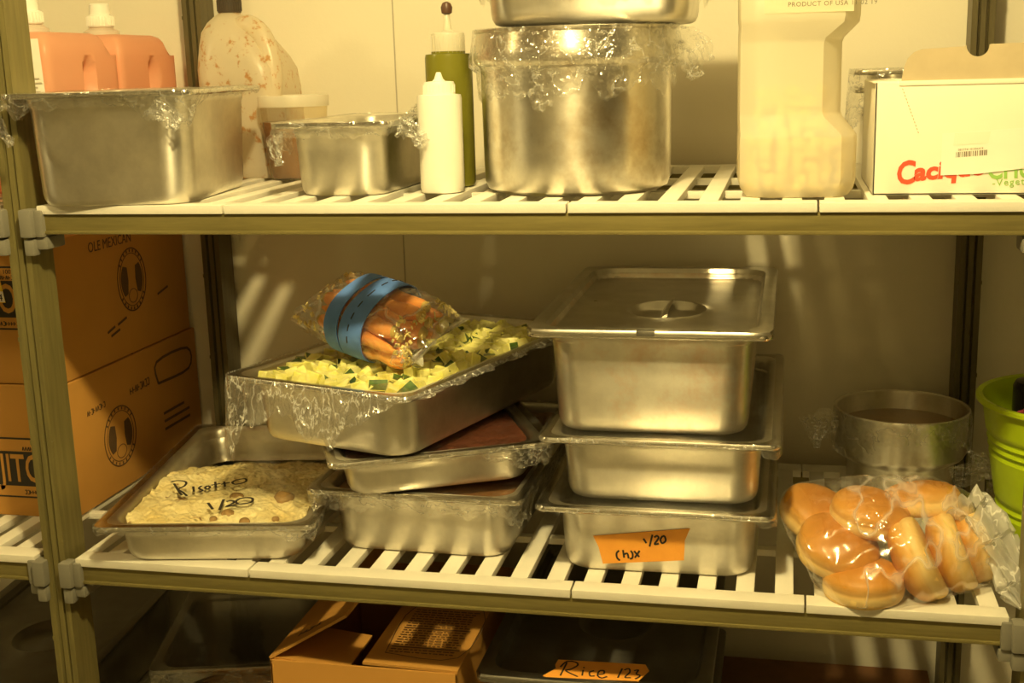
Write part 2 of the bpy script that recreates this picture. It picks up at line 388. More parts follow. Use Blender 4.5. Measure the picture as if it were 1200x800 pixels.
def inner(W, L, h, fill, n=70, amp=.004, scale=60, seed=0, heap=None):
    """a bed of food filling a pan up to FILL above its bottom"""
    bm = bmesh.new(); nx, ny = n, int(n * L / W); Wi, Li = W - .056, L - .056; r = .045; V = []
    for j in range(ny + 1):
        row = []
        for i in range(nx + 1):
            u, v = i / nx * 2 - 1, j / ny * 2 - 1; x, y = u * Wi / 2, v * Li / 2
            dx, dy = abs(x) - (Wi / 2 - r), abs(y) - (Li / 2 - r)
            if dx > 0 and dy > 0:
                m = max(dx, dy); ln = math.hypot(dx, dy); k = m / ln; x = math.copysign(Wi / 2 - r + dx * k, x); y = math.copysign(Li / 2 - r + dy * k, y)
            z = fill + (heap(x, y) if heap else 0) + amp * (nz((x, y, 0), scale, seed) + .6 * nz((x, y, 0), scale * 2.7, seed))
            row.append(bm.verts.new((x, y, min(max(z, .004), h - .0045))))
        V.append(row)
    for j in range(ny):
        for i in range(nx): bm.faces.new((V[j][i], V[j][i + 1], V[j + 1][i + 1], V[j + 1][i]))
    rim_ = [V[0][i] for i in range(nx + 1)] + [V[j][nx] for j in range(1, ny + 1)] + [V[ny][i] for i in range(nx - 1, -1, -1)] + [V[j][0] for j in range(ny - 1, 0, -1)]
    lo = [bm.verts.new((v.co.x * .93, v.co.y * .95, .004)) for v in rim_]; k = len(lo)
    for i in range(k): bm.faces.new((rim_[i], rim_[(i + 1) % k], lo[(i + 1) % k], lo[i]))
    bm.faces.new(lo[::-1]); return bm
def smooth01(a, b, x): t = min(1, max(0, (x - a) / (b - a))); return t * t * (3 - 2 * t)

# risotto pan
RW, RL = .325, .53
ris = pan('food_pan', 'shallow steel pan of risotto under cling film with black handwriting, at left', RW, RL, .065, (-.578, .252, 0), .168)
skirt(ris, RW, RL, .065, lambda x, y: .010 + .006 * (y < -.2) + .012 * (x > .12), amp=.003, seed=3, sag=.0015)
bm = bmesh.new()
RIS = [[(-0.0988, -0.0769), (-0.079, -0.115), (-0.069, -0.132)], [(-0.106, -0.0705), (-0.0982, -0.0624), (-0.0823, -0.0692), (-0.0783, -0.0879), (-0.0835, -0.1039), (-0.0723, -0.1182), (-0.0598, -0.1362)], [(-0.0633, -0.0924), (-0.0552, -0.1158)], [(-0.0507, -0.0888), (-0.0516, -0.1009), (-0.0431, -0.1112), (-0.0455, -0.1181)], [(-0.0414, -0.0891), (-0.0426, -0.0992), (-0.0367, -0.1054), (-0.0352, -0.0964), (-0.0414, -0.0891)], [(-0.0343, -0.0709), (-0.0248, -0.0998)], [(-0.0358, -0.0873), (-0.0237, -0.0795)], [(-0.0198, -0.0714), (-0.0121, -0.0942)], [(-0.0212, -0.0837), (-0.0099, -0.0748)], [(-0.003, -0.0636), (-0.0058, -0.075), (0.0026, -0.0845), (0.0148, -0.0726), (0.0103, -0.0578), (-0.003, -0.0636)], [(-0.0179, -0.1681), (-0.0027, -0.1963)], [(0.0022, -0.1536), (0.0087, -0.2003)], [(0.0088, -0.1633), (0.017, -0.1597), (0.0219, -0.1693), (0.015, -0.1858), (0.0277, -0.1788)], [(0.0256, -0.1524), (0.0237, -0.1637), (0.0316, -0.1752), (0.0477, -0.1682), (0.0456, -0.1511), (0.034, -0.1469), (0.0256, -0.1524)]]
RIS = [[(a + (.004 if False else 0), b - .002) for a, b in s] for s in RIS]
rf = Frame((0, 0, .0665), (1, 0, 0), (0, 1, 0)); strokes(bm, rf, RIS[:10], .0036); obj('handwriting', bm, M_ink, ris, False)
bm = bmesh.new(); strokes(bm, rf, RIS[10:], .0042); obj('handwritten_date', bm, M_ink, ris, False)
def ris_heap(x, y):
    e = .026 * smooth01(.19, .0, y + .45 * abs(x + .02) + .05 * nz((x, y, 2), 9, 8)) - .012 * smooth01(.05, .2, y) - .03 * smooth01(.14, .24, y)
    return e + .012 * nz((x, y, 0), 13, 4) + .005 * nz((x, y, 0), 34, 6)
kris = NT('risotto_rice'); v = kris.coords(); p = kris.new('ShaderNodeBsdfPrincipled'); p.inputs['Roughness'].default_value = .5
c1 = kris.ramp(kris.noise(v, 16, 4), [(.3, (.80, .64, .26)), (.6, (.95, .85, .50))])
mx = kris.new('ShaderNodeMix', data_type='RGBA'); kris.link(kris.ramp(kris.noise(v, 42, 2), [(.67, (0, 0, 0)), (.73, (1, 1, 1))]), mx.inputs[0]); kris.link(c1, mx.inputs[6]); mx.inputs[7].default_value = (.36, .19, .07, 1)
kris.link(mx.outputs[2], p.inputs['Base Color']); vo = kris.new('ShaderNodeTexVoronoi'); vo.inputs['Scale'].default_value = 110; kris.link(v, vo.inputs['Vector']); kris.link(kris.bump(vo.outputs['Distance'], .9, .004), p.inputs['Normal'])
M_risotto = kris.done(p.outputs[0])
ob = obj('risotto', inner(RW, RL, .065, .030, 130, .0045, 75, 5, ris_heap), M_risotto, loc=(-.578, .252, 0), rot=(0, 0, .168))
tag(ob, 'creamy yellow risotto heaped in the shallow pan at left', 'risotto', kind='stuff')
M_mush = plain('mushroom_piece', (.36, .22, .08), .5, var=.2, vscale=60)
ca, sa = math.cos(.168), math.sin(.168)
for i, (lx, ly, r) in enumerate(((.018, -.195, .011), (.012, -.118, .010), (.088, -.128, .016), (.002, -.214, .006), (.05, -.222, .008), (.095, -.215, .006))):
    bm = bmesh.new(); bmesh.ops.create_icosphere(bm, subdivisions=3, radius=r)
    for v_ in bm.verts: v_.co *= 1 + .3 * nz(v_.co, 70, i); v_.co.z *= .7
    z = .032 + ris_heap(lx, ly) + r * .25
    o = obj('mushroom_piece', bm, M_mush, loc=(-.578 + lx * ca - ly * sa, .252 + lx * sa + ly * ca, min(z, .0575)))
    tag(o, 'small brown mushroom piece lying in the risotto', 'mushroom', 'mushroom pieces in the risotto')

# centre stack: bottom pan, middle shallow pan, zucchini pan
c1p = pan('food_pan', 'film-wrapped steel pan at the bottom of the middle stack, standing on the slats', .325, .53, .102, (-.2325, .325, 0), -.03)
skirt(c1p, .325, .53, .102, lambda x, y: .034 + .012 * nz((x, y, 1), 12) + .01 * (abs(x) > .14), amp=.004, flare=.003, seed=9, m=M_wrap, tuck=.016)
M_stew = plain('brown_stew', (.20, .085, .02), .45, var=.3, vscale=30, bump=.5, bscale=120)
tag(obj('brown_stew', inner(.325, .53, .102, .088, 50, .002, 60, 2), M_stew, loc=(-.2325, .325, 0), rot=(0, 0, -.03)), 'brown sauce filling the bottom pan of the middle stack', 'sauce', kind='stuff')
c2p = pan('food_pan', 'shallow steel pan of dark red meat, turned askew, second in the middle stack', .325, .53, .062, (-.298, .301, .1055), .434, M_steel)
c2p.rotation_euler = (0, -.012, .434)
skirt(c2p, .325, .53, .062, lambda x, y: .012 + .030 * smooth01(.02, .15, x) * (y < .1) , amp=.004, flare=.002, seed=12, tuck=.012)
M_meat = plain('dark_red_meat', (.13, .04, .02), .45, var=.35, vscale=40, bump=.8, bscale=160)
tag(obj('minced_meat', inner(.325, .53, .062, .053, 60, .002, 90, 6), M_meat, loc=(-.298, .301, .1055), rot=(0, -.012, .434)), 'dark red cooked meat filling the askew shallow pan', 'meat', kind='stuff')
ZP = (-.286, .273, .1705); ZR = -.302
zp = pan('food_pan', 'steel pan of diced zucchini turned askew on top of the middle stack', .325, .53, .1, ZP, ZR)
def zdrop(x, y):
    if y < -.26 and x < .15:
        t = (x + .1625) / .325
        base = .125 - .5 * max(0, t - .03) if t < .15 else (.058 + .018 * math.sin(t * 14))
        return max(.006, base * smooth01(1.0, .72, t) + .004)
    if x < -.155: return .085 * smooth01(-.16, -.262, y) + .012
    return .006
skirt(zp, .325, .53, .1, zdrop, flare=.010, amp=.013, seed=21, m=M_wrap2, tuck=.002, rows=14, n=360)
kz = NT('zucchini_bed'); v = kz.coords(); vo = kz.new('ShaderNodeTexVoronoi'); vo.inputs['Scale'].default_value = 75; kz.link(v, vo.inputs['Vector'])
p = kz.new('ShaderNodeBsdfPrincipled'); p.inputs['Roughness'].default_value = .35
sx = kz.new('ShaderNodeSeparateColor'); kz.link(vo.outputs['Color'], sx.inputs[0]); kz.link(kz.ramp(sx.outputs[0], [(0, (.05, .10, .02)), (.15, (.30, .30, .05)), (.5, (.62, .56, .14)), (1, (.45, .38, .07))]), p.inputs['Base Color'])  # bed colours darkened to paint shade into the gaps between dice
M_zbed = kz.done(p.outputs[0])
tag(obj('chopped_zucchini', inner(.325, .53, .1, .084, 60, .003, 80, 8), M_zbed, loc=ZP, rot=(0, 0, ZR)), 'chopped zucchini filling the askew pan beneath the loose dice on top', 'zucchini', kind='stuff')
M_flesh = plain('zucchini_flesh', (.95, .90, .42), .3, col2=(.74, .72, .14), vscale=70); M_skin = plain('zucchini_skin', (.11, .20, .035), .35, col2=(.02, .05, .012), vscale=80)
dice = []
for k in range(7):
    bm = bmesh.new(); s = .0086 + .0012 * (k % 3); L2 = s * (1.0, 1.3, .8, 1.6, 1.1, .9, 1.2)[k]
    vs_ = box(bm, -s, s, -L2, L2, -s * .85, s * .85)
    for v_ in vs_: v_.co += Vector((random.uniform(-1, 1), random.uniform(-1, 1), random.uniform(-1, 1))) * .0016
    bm.faces.ensure_lookup_table()
    if k in (0, 3, 5): bm.faces[1].material_index = 1
    if k in (2, 3): bm.faces[4].material_index = 1
    if k == 6: bm.faces[2].material_index = 1
    bmesh.ops.bevel(bm, geom=bm.edges[:], offset=.001, segments=1, affect='EDGES')
    me = bpy.data.meshes.new('zucchini_dice'); bm.to_mesh(me); bm.free(); me.materials.append(M_flesh); me.materials.append(M_skin); dice.append(me)
czr, szr = math.cos(ZR), math.sin(ZR); placed = []
tries = 0
while len(placed) < 285 and tries < 9000:
    tries += 1
    x, y = random.uniform(-.128, .128), random.uniform(-.226, .226)
    if any((x - a) ** 2 + (y - b) ** 2 < .0145 ** 2 for a, b in placed): continue
    placed.append((x, y))
    k = random.choice((1, 4, 1, 4, 1, 4, 2, 0, 3, 5, 6))
    o = bpy.data.objects.new('zucchini_dice', dice[k]); C.objects.link(o)
    hump = .003 * nz((x, y, 0), 11, 3)
    o.location = (ZP[0] + x * czr - y * szr, ZP[1] + x * szr + y * czr, ZP[2] + .0875 + hump + random.uniform(-.002, .005))
    up_ = k in (0, 3, 5)
    o.rotation_euler = (random.uniform(-.9, .9), random.uniform(-.9, .9), random.uniform(0, 6.3)) if up_ else (random.choice((0, PI / 2, PI, -PI / 2)) + random.uniform(-.5, .5), random.uniform(-.6, .6), random.uniform(0, 6.3))
    tag(o, 'small pale green zucchini dice loose in the pan on the middle stack', 'zucchini', 'diced zucchini in the pan')

# right stack
RX, RY = -.049 + .1625, .040 + .265
r1 = pan('food_pan', 'steel pan with an orange tape label, at the bottom of the right stack', .325, .53, .1034, (RX - .004, RY - .003, 0), 0)
r2 = pan('food_pan', 'deep steel pan without label, second of the three in the right stack', .325, .53, .098, (RX + .001, RY + .002, .1034), 0, M_steel)
r3 = pan('food_pan', 'deepest steel pan with a lid, smeared reddish, on top of the right stack', .325, .53, .1475, (RX - .012, RY + .000, .2016), 0, M_steel_red)
for q, h in ((r1, .1034), (r2, .098)): skirt(q, .325, .53, h, lambda x, y: .007 if x < .14 else .016, amp=.0015, flare=.002, seed=h * 900, tuck=.002, sag=.0)
bm = bmesh.new(); fr = Frame((0, -.265 + .0262 + .0085, 0), (1, 0, 0), (0, .0085 / .083, 1)); fr.o.y -= 0
TAPE = [(-0.0869, 0.0542), (0.0479, 0.0729), (0.0407, 0.0544), (0.0393, 0.0246), (-0.0739, 0.0072), (-0.0796, 0.0381)]
def wallfr(h): # front wall of a pan, leaning in towards its bottom
    k = h * .045; y_t, z_t = -.265 + .0265, h - .0205; y_b, z_b = -.265 + .0265 + k * .75, .022
    sl = (y_t - y_b) / (z_t - z_b); return Frame((0, y_b - sl * z_b - .0006, 0), (1, 0, 0), (0, sl, 1))
fr = wallfr(.1034)
poly(bm, fr, [(a, max(b, .0125)) for a, b in reversed(TAPE)][::-1], .0004, .0004)
tp = obj('tape_label', bm, M_tape, r1, False); tp['label'] = 'orange masking tape label'
CH = [[(-0.0505, 0.0341), (-0.0541, 0.03), (-0.0536, 0.0231), (-0.0497, 0.0192)], [(-0.0451, 0.0353), (-0.0437, 0.0237)], [(-0.0436, 0.0288), (-0.0391, 0.0303), (-0.0374, 0.0231)], [(-0.0343, 0.035), (-0.0317, 0.0307), (-0.032, 0.0244), (-0.0356, 0.0223)], [(-0.0296, 0.0347), (-0.0225, 0.0262)], [(-0.0218, 0.0357), (-0.0287, 0.0246)], [(-0.0164, 0.0543), (-0.0123, 0.0476)], [(-0.0039, 0.0607), (-0.0079, 0.0429)], [(-.0014, .0570), (.0024, .0594), (.0047, .0570), (.0022, .0520), (-.0010, .0468), (.0050, .0478)], [(0.0102, 0.0596), (0.0072, 0.0541), (0.0096, 0.0489), (0.0143, 0.0529), (0.0131, 0.0591), (0.0102, 0.0596)]]
bm = bmesh.new(); strokes(bm, fr, CH[:6], .0026, .0009); obj('handwriting', bm, M_ink, tp, False)
bm = bmesh.new(); strokes(bm, fr, CH[6:], .0026, .0009); obj('handwritten_date', bm, M_ink, tp, False)
def lid(parent, W, L, z, notch=True, mat=None, grip=True):
    bm = bmesh.new()
    P = [(-.001, -.0035, .016), (-.0014, .001, .016), (0, .0035, .017), (.004, .0042, .018), (.014, .0036, .03), (.0175, .003, .036), (.0205, -.004, .036), (.024, -.0125, .036), (.030, -.0145, .034), (.036, -.0145, .032)]
    def ring(i, q, r):
        return [(p.x, p.y, z + q) for p, _ in perim(W - 2 * i, L - 2 * i, r, 96)]
    zi = z - .0145; cx, cy, rx, ry = 0.004, -.028, .056, .064
    base = perim(W - .072, L - .072, .032, 96); angs = [math.atan2(p.y - cy, p.x - cx) for p, _ in base]
    E = lambda s_, dz: [(cx + rx * s_ * math.cos(a), cy + ry * s_ * math.sin(a), zi + dz) for a in angs]
    loft(bm, [ring(*q) for q in P] + [E(1.3, 0), E(1.12, 0), E(1.06, .0014), E(1.0, 0), E(.9, -.007), E(.7, -.011), E(.3, -.0125)], False, True)
    o = solid(obj('lid', bm, mat or M_steel, parent), .0008)
    if not grip: return o
    bm = bmesh.new(); tube(bm, smoothpath([(cx, cy - ry * .97, zi - .001), (cx, cy - ry * .5, zi + .0015), (cx, cy, zi + .002), (cx, cy + ry * .5, zi + .0015), (cx, cy + ry * .97, zi - .001)], 3), .0105, 8, flat=.25)
    obj('handle', bm, M_steel_hi, o)
    if notch:
        bm = bmesh.new(); box(bm, -.0135, .0105, -L / 2 - .0022, -L / 2 + .006, z - .003, z + .0047, bev=.0008); obj('notch', bm, M_steel_dk, o)  # dark block painted in for the shaded gap in the lip
    return o
lid(r3, .325, .53, .1478, True, M_steel_lid)

# low right pan with the second tape label
rp = pan('food_pan', 'lidded dark steel pan with orange tape, below the middle shelf', .334, .535, .15, (.021, .295, LOW + .114), 0, M_steel_dk)
rpl = lid(rp, .334, .535, .1505, False, M_steel_dk, False)
rq = pan('food_pan', 'steel pan carrying the lidded taped pan on the bottom shelf', (.33), .53, .113, (.021, .295, LOW), 0, M_steel_dk)
RT = [(-0.0697, -0.2567), (-0.0548, -0.2311), (-0.0581, -0.2216), (-0.0564, -0.2042), (0.0706, -0.1994), (0.0782, -0.2182), (0.0664, -0.2507), (-0.0639, -0.259)]
zl = .1505 + .0042
fr = Frame((0, 0.01, zl), (1, 0, 0), (0, 1, 0)); sh = -.012
bm = bmesh.new(); poly(bm, fr, [(a, b + sh) for a, b in RT][::-1], .0002, .0004); tp2 = obj('tape_label', bm, M_tape, rp, False); tp2['label'] = 'orange masking tape label'
RC = [[(-0.0422, -0.2122), (-0.0447, -0.2526)], [(-0.0492, -0.2269), (-0.0428, -0.2089), (-0.03, -0.2089), (-0.0254, -0.2176), (-0.0327, -0.2309), (-0.0395, -0.2373), (-0.0198, -0.2519)], [(-0.0152, -0.2314), (-0.0142, -0.2477)], [(-0.0157, -0.2228), (-0.0149, -0.2254)], [(0.0004, -0.2309), (-0.0051, -0.2364), (-0.0025, -0.2471), (0.0036, -0.2461)], [(0.0081, -0.2408), (0.0154, -0.2376), (0.0141, -0.2286), (0.0082, -0.2309), (0.0076, -0.2441), (0.0142, -0.2509), (0.0211, -0.2452)], [(0.0393, -0.2179), (0.0367, -0.2459)], [(0.0429, -0.222), (0.0485, -0.2164), (0.0513, -0.2272), (0.0465, -0.243), (0.0548, -0.243)], [(0.0569, -0.2217), (0.0627, -0.2188), (0.061, -0.2302), (0.0672, -0.2358), (0.0613, -0.2458)]]
bm = bmesh.new(); strokes(bm, fr, [[(a, b + sh) for a, b in s] for s in RC[:6]], .0024, .0008); obj('handwriting', bm, M_ink, tp2, False)
bm = bmesh.new(); strokes(bm, fr, [[(a, b + sh) for a, b in s] for s in RC[6:]], .0024, .0008); obj('handwritten_date', bm, M_ink, tp2, False)

# ------------------------------------------------------------------ carrot bag with blue bands
BC = Vector((-.322, .190, .333)); BA = R(-36); BLN, BW, BH = .240, .068, .050
def bag_pt(s, a, k=1.0):
    """s along the bag -1..1, a round it"""
    e = 1 - abs(s) ** 4.5; hh = BH * (.05 + .95 * e) * k; ww = (BW * (.90 + .10 * e)) * k
    c, q = math.cos(a), math.sin(a)
    y = ww * math.copysign(abs(c) ** .85, c); z = hh * math.copysign(abs(q) ** .9, q)
    if z < -.044: z = -.044 + (z + .044) * .3
    return Vector((s * BLN / 2 * (1 - .06 * (1 - abs(c))), y, z + .012 * s * s * (0) ))
BROT = Euler((.36, .17, -.40))
bag = thing('carrot_bag', 'clear plastic bag of carrots held by blue bands on the zucchini pan', 'bag', BC, rot=BROT)
bm = bmesh.new(); rings = []
for i in range(61):
    s = -1 + 2 * i / 60; ring = []
    for j in range(72):
        a = 2 * PI * j / 72; p = bag_pt(s, a, 1.0 if abs(s + .08) > .26 else .985); wr = .0022 * nz((s * 6, math.cos(a) * 2, math.sin(a) * 2), 2.2, 5) * (1 + 2 * abs(s) ** 4)
        ring.append(p * (1 + wr / .05))
    rings.append(ring)
loft(bm, rings, True, True); obj('bag_film', bm, M_bag, bag)
bm = bmesh.new()   # crimped seam corner that shows white at the near end
P = [bag_pt(.97, a) for a in (0, PI)]
for yy, tw in ((-.054, .0), (-.03, .004)):
    pass
rings = [[(BLN / 2 - .006, -BW * .82, -.004), (BLN / 2 - .006, -BW * .45, -.002), (BLN / 2 - .006, -BW * .45, .002), (BLN / 2 - .006, -BW * .82, .002)], [(BLN / 2 + .012, -BW * .80, -.010), (BLN / 2 + .010, -BW * .72, -.010), (BLN / 2 + .010, -BW * .72, -.008), (BLN / 2 + .012, -BW * .80, -.008)]]
loft(bm, rings, True, True); obj('seam', bm, M_bagtail, bag)
M_carrot = plain('carrot_flesh', (.98, .44, .12), .4, vscale=50, col2=(.90, .30, .05)); M_ctop = plain('carrot_crown', (.62, .45, .10), .6, var=.3, vscale=80)
cr_mesh = []
for k in range(4):
    bm = bmesh.new(); L = (.172, .162, .15, .178)[k]; n = 12
    path = [(-L / 2 + L * i / n, .002 * math.sin(i * .9 + k), .0015 * math.sin(i * 1.3 + 2 * k)) for i in range(n + 1)]
    rad = [(.0035 + .0095 * min(1, (i / n) * 2.2 + .12)) * (1 + .05 * math.sin(i * 2.1 + k)) * (.55 if i == n else (.9 if i == n - 1 else 1)) for i in range(n + 1)]
    rad[0] *= .35; tube(bm, smoothpath(path, 2), [rad[min(n, i // 2)] * .5 + rad[min(n, (i + 1) // 2)] * .5 for i in range(2 * n + 1)], 12)
    for f in bm.faces:
        if f.calc_center_median().x > L / 2 - .006: f.material_index = 1
    me = bpy.data.meshes.new('carrot'); bm.to_mesh(me); bm.free(); me.materials.append(M_carrot); me.materials.append(M_ctop)
    for p_ in me.polygons: p_.use_smooth = True
    cr_mesh.append(me)
MB = BROT.to_matrix()
for layer, (z, ys) in enumerate(((-.020, (-.046, -.023, 0, .023, .046)), (.002, (-.05, -.026, -.001, .024, .049)), (.022, (-.037, -.014, .010, .034)))):
    for q, y in enumerate(ys):
        o = bpy.data.objects.new('carrot', cr_mesh[(q + layer) % 4]); C.objects.link(o)
        flip = PI if (q * 3 + layer) % 4 == 1 else 0
        lo = Vector((random.uniform(-.012, .014), y, z + random.uniform(-.001, .001)))
        o.matrix_world = Matrix.Translation(BC + MB @ lo) @ BROT.to_matrix().to_4x4() @ Euler((random.uniform(0, 6), 0, flip + random.uniform(-.07, .07))).to_matrix().to_4x4()
        tag(o, 'orange carrot packed among others inside the clear bag with blue bands', 'carrot', 'carrots in the clear bag')
# shredded bits clinging inside the bag
M_bits = plain('parsley_bits', (.74, .62, .26), .6, var=.3, vscale=90)
bm = bmesh.new()
for k in range(110):
    s = random.choice((random.uniform(.66, .95), random.uniform(.72, .95), random.uniform(-.95, -.55))); a = random.uniform(.1, PI - .05) if random.random() < .8 else random.uniform(-.6, .1) + PI
    p = bag_pt(s, a, .955); r_ = random.uniform(.002, .005)
    box(bm, -r_, r_, -r_ * .7, r_ * .7, -.0008, .0008, M=Matrix.Translation(p) @ Euler((random.uniform(0, 6), random.uniform(0, 6), random.uniform(0, 6))).to_matrix().to_4x4())
o = obj('herb_bits', bm, M_bits); o.location = BC; o.rotation_euler = BROT; tag(o, 'tan herb bits clinging inside the ends of the carrot bag', 'herbs', kind='stuff')
def band(s0, s1, label, tilt, lift):
    bm = bmesh.new(); rings = []
    for j in range(90):
        a = 2 * PI * j / 90; c = math.cos(a)
        sh = tilt * math.sin(a); pts = []
        for s, k in ((s0, 1.022), (s0, 1.05 + lift), ((s0 + s1) / 2, 1.058 + lift), (s1, 1.05 + lift), (s1, 1.022)):
            pts.append(bag_pt(s + sh, a, k + .006 * nz((s * 8, c * 3, math.sin(a) * 3), 1.5, 3)))
        rings.append(pts)
    rings.append(rings[0]); V = [[bm.verts.new(p) for p in r_] for r_ in rings[:-1]]; n = len(V)
    for i in range(n):
        A, B = V[i], V[(i + 1) % n]
        for j in range(5): bm.faces.new((A[j], A[(j + 1) % 5], B[(j + 1) % 5], B[j]))
    o = obj('rubber_band', bm, M_blue); o.location = BC; o.rotation_euler = BROT; return tag(o, label, 'rubber band')
band(-.34, -.125, 'blue rubber band round the carrot bag, farther left of the two', -.02, 0)
b2 = band(-.10, .25, 'wide blue rubber band with a slit line round the carrot bag middle', .02, .004)
bm = bmesh.new()
for k in range(8):
    a0 = .55 + k * .34; q = [bag_pt(.045 + .03 * math.sin(a), a, 1.068) for a in (a0, a0 + .09, a0 + .18)]
    tube(bm, q, .0009, 6)
sl = obj('slit', bm, M_ink, b2)

# ------------------------------------------------------------------ cardboard boxes at left
def carton(name, label, x0, x1, y0, y1, z0, z1, m=None, group=None):
    cx, cy = (x0 + x1) / 2, (y0 + y1) / 2
    t = thing(name, label, 'box', (cx, cy, z0), group=group); w2, d2, h = (x1 - x0) / 2, (y1 - y0) / 2, z1 - z0
    bm = bmesh.new(); box(bm, -w2, w2, -d2, d2, 0, h, bev=.0025)
    obj('body', bm, m or M_card, t)
    bm = bmesh.new(); box(bm, -w2 + .004, w2 - .004, -.001, .001, h - .0004, h + .0012); obj('flap_seam', bm, M_ink_soft, t)
    return t, w2, d2, h
BX1 = -.8385; BX0 = -1.235; BY0, BY1 = .155, .612
btop, w2, d2, hT = carton('cardboard_box', 'brown cardboard box with dark printing, topmost of two behind the left post', BX0, BX1 - .003, BY0 + .002, BY1 - .01, .2235, .452)
bbot, w2b, d2b, hB = carton('cardboard_box', 'brown cardboard box with badge printing, lower of two, standing on the shelf', BX0, BX1, BY0, BY1, 0, .222)
def emblem(bm, fr, cx, cy, rx, ry, th=.004):
    E = lambda k, n=40: [(cx + rx * k * math.cos(2 * PI * i / n), cy + ry * k * math.sin(2 * PI * i / n)) for i in range(n + 1)]
    strokes(bm, fr, [E(1.0)], .0022, .0003); strokes(bm, fr, [E(.84)], .0012, .0003)
    for s in (-1, 1):   # dark crescents left and right of a light middle
        pts = [(cx + s * rx * .76 * math.cos(a), cy + ry * .72 * math.sin(a)) for a in [R(-42 + 84 * i / 10) for i in range(11)]] + [(cx + s * rx * .30, cy + ry * .42), (cx + s * rx * .26, cy), (cx + s * rx * .34, cy - ry * .42)]
        poly(bm, fr, pts if s > 0 else pts[::-1], .0003, .0003)
    strokes(bm, fr, [[(cx + rx * .3 * math.cos(a), cy - ry * .52 + ry * .22 * math.sin(a)) for a in [2 * PI * i / 20 for i in range(21)]]], .0012, .0003)
    for i in range(9):  # ring of small strokes
        a = R(215 + 110 * i / 8); strokes(bm, fr, [[(cx + rx * .88 * math.cos(a), cy + ry * .88 * math.sin(a)), (cx + rx * .97 * math.cos(a), cy + ry * .97 * math.sin(a))]], .003, .0003)
        a = R(35 + 110 * i / 8); strokes(bm, fr, [[(cx + rx * .88 * math.cos(a), cy + ry * .88 * math.sin(a)), (cx + rx * .97 * math.cos(a), cy + ry * .97 * math.sin(a))]], .003, .0003)
def scribble(bm, fr, x, y, n, sz, slope=0.0, h=.0003):   # print too small to read
    rg_ = random.Random(int(x * 9000) + n)
    for i in range(n):
        a = x + i * sz * .8; b = y + i * sz * .8 * slope; k = rg_.choice((0, 1, 2))
        S_ = ([[(a, b), (a, b + sz)], [(a, b + sz * .5), (a + sz * .5, b + sz * .5)]], [[(a, b), (a + sz * .5, b), (a + sz * .5, b + sz), (a, b + sz)]], [[(a, b), (a + sz * .25, b + sz), (a + sz * .5, b)]])[k]
        strokes(bm, fr, S_, sz * .2, h)
def side_frame(xw, y0w, zb, cx, cy): return Frame((xw - cx, y0w - cy, 0), (0, 1, 0), (0, 0, 1))
cxB, cyB = (BX0 + BX1) / 2, (BY0 + BY1) / 2
bm = bmesh.new(); fr = Frame((w2b, -BY1 / 2 + BY0 / 2, 0), (0, 1, 0), (0, 0, 1))   # a = distance back from the front corner
emblem(bm, fr, .155, .094, .052, .052); scribble(bm, fr, .06, .155, 9, .008, .05); scribble(bm, fr, .20, .155, 8, .011, .05)
strokes(bm, fr, [[(.31, .06), (.41, .06)], [(.31, .075), (.41, .075)], [(.31, .09), (.39, .09)], [(.30, .15), (.42, .15), (.42, .19), (.30, .19), (.30, .15)]], .005, .0003)
obj('side_print', bm, M_ink_soft, bbot, False)
bm = bmesh.new(); fr = Frame((w2, -(BY1 - .01 - BY0 - .002) / 2, -.2235), (0, 1, 0), (0, 0, 1))
emblem(bm, fr, .245, .352, .048, .055); text(bm, fr, 'OLE MEXICAN', .024, .115, .418, .0003, sx=.9)
strokes(bm, fr, [[(.15, .276), (.175, .282)], [(.185, .283), (.215, .29)], [(.16, .268), (.19, .274)], [(.33, .31), (.37, .318)]], .004, .0003)
obj('side_print', bm, M_ink_soft, btop, False)
def badge(t, fr, cx, cy, word):
    bm = bmesh.new()
    F = [(-.13, -.026), (.034, -.026), (.040, -.018), (.040, .022), (.034, .028), (.022, .036), (.014, .038), (.014, .052), (-.13, .052)]
    poly(bm, fr, [(cx + a, cy + b) for a, b in F], .0003, .0003)
    L = [(-.10, -.050), (.022, -.050), (.022, -.036), (.032, -.026), (-.11, -.026)]
    poly(bm, fr, [(cx + a, cy + b) for a, b in L], .0003, .0003); obj('badge', bm, M_ink, t, False)
    bm = bmesh.new(); text(bm, fr, word, .066, cx - .081, cy - .022, .0008, bold=.0008, sx=.62)
    poly(bm, fr, [(cx - .10, cy + .029), (cx + .010, cy + .029), (cx + .010, cy + .049), (cx - .10, cy + .049)], .0007, .0003)
    poly(bm, fr, [(cx - .09, cy - .047), (cx + .018, cy - .047), (cx + .018, cy - .030), (cx - .09, cy - .030)], .0007, .0003)
    obj('badge_lettering', bm, M_card, t, False)
    bm = bmesh.new(); text(bm, fr, '100%', .010, cx - .022, cy + .040, .0011); scribble(bm, fr, cx - .036, cy + .031, 8, .006, 0, .0011); obj('small_print', bm, M_ink, t, False)
    bm = bmesh.new(); scribble(bm, fr, cx - .04, cy - .043, 9, .006, 0, .0011); obj('bottom_print', bm, M_ink, t, False)
badge(bbot, Frame((0, -d2b, 0), (1, 0, 0), (0, 0, 1)), -.885 - cxB - .002, .082, 'JITO')
badge(btop, Frame((0, -d2, -.2235), (1, 0, 0), (0, 0, 1)), -.898 - cxB - .002, .362, 'JITO')
fr = Frame((0, -d2, -.2235), (1, 0, 0), (0, 0, 1)); bm = bmesh.new(); poly(bm, fr, [(-.985 - cxB, .356), (-.922 - cxB, .356), (-.928 - cxB, .398), (-.985 - cxB, .398)], .0014, .0004)
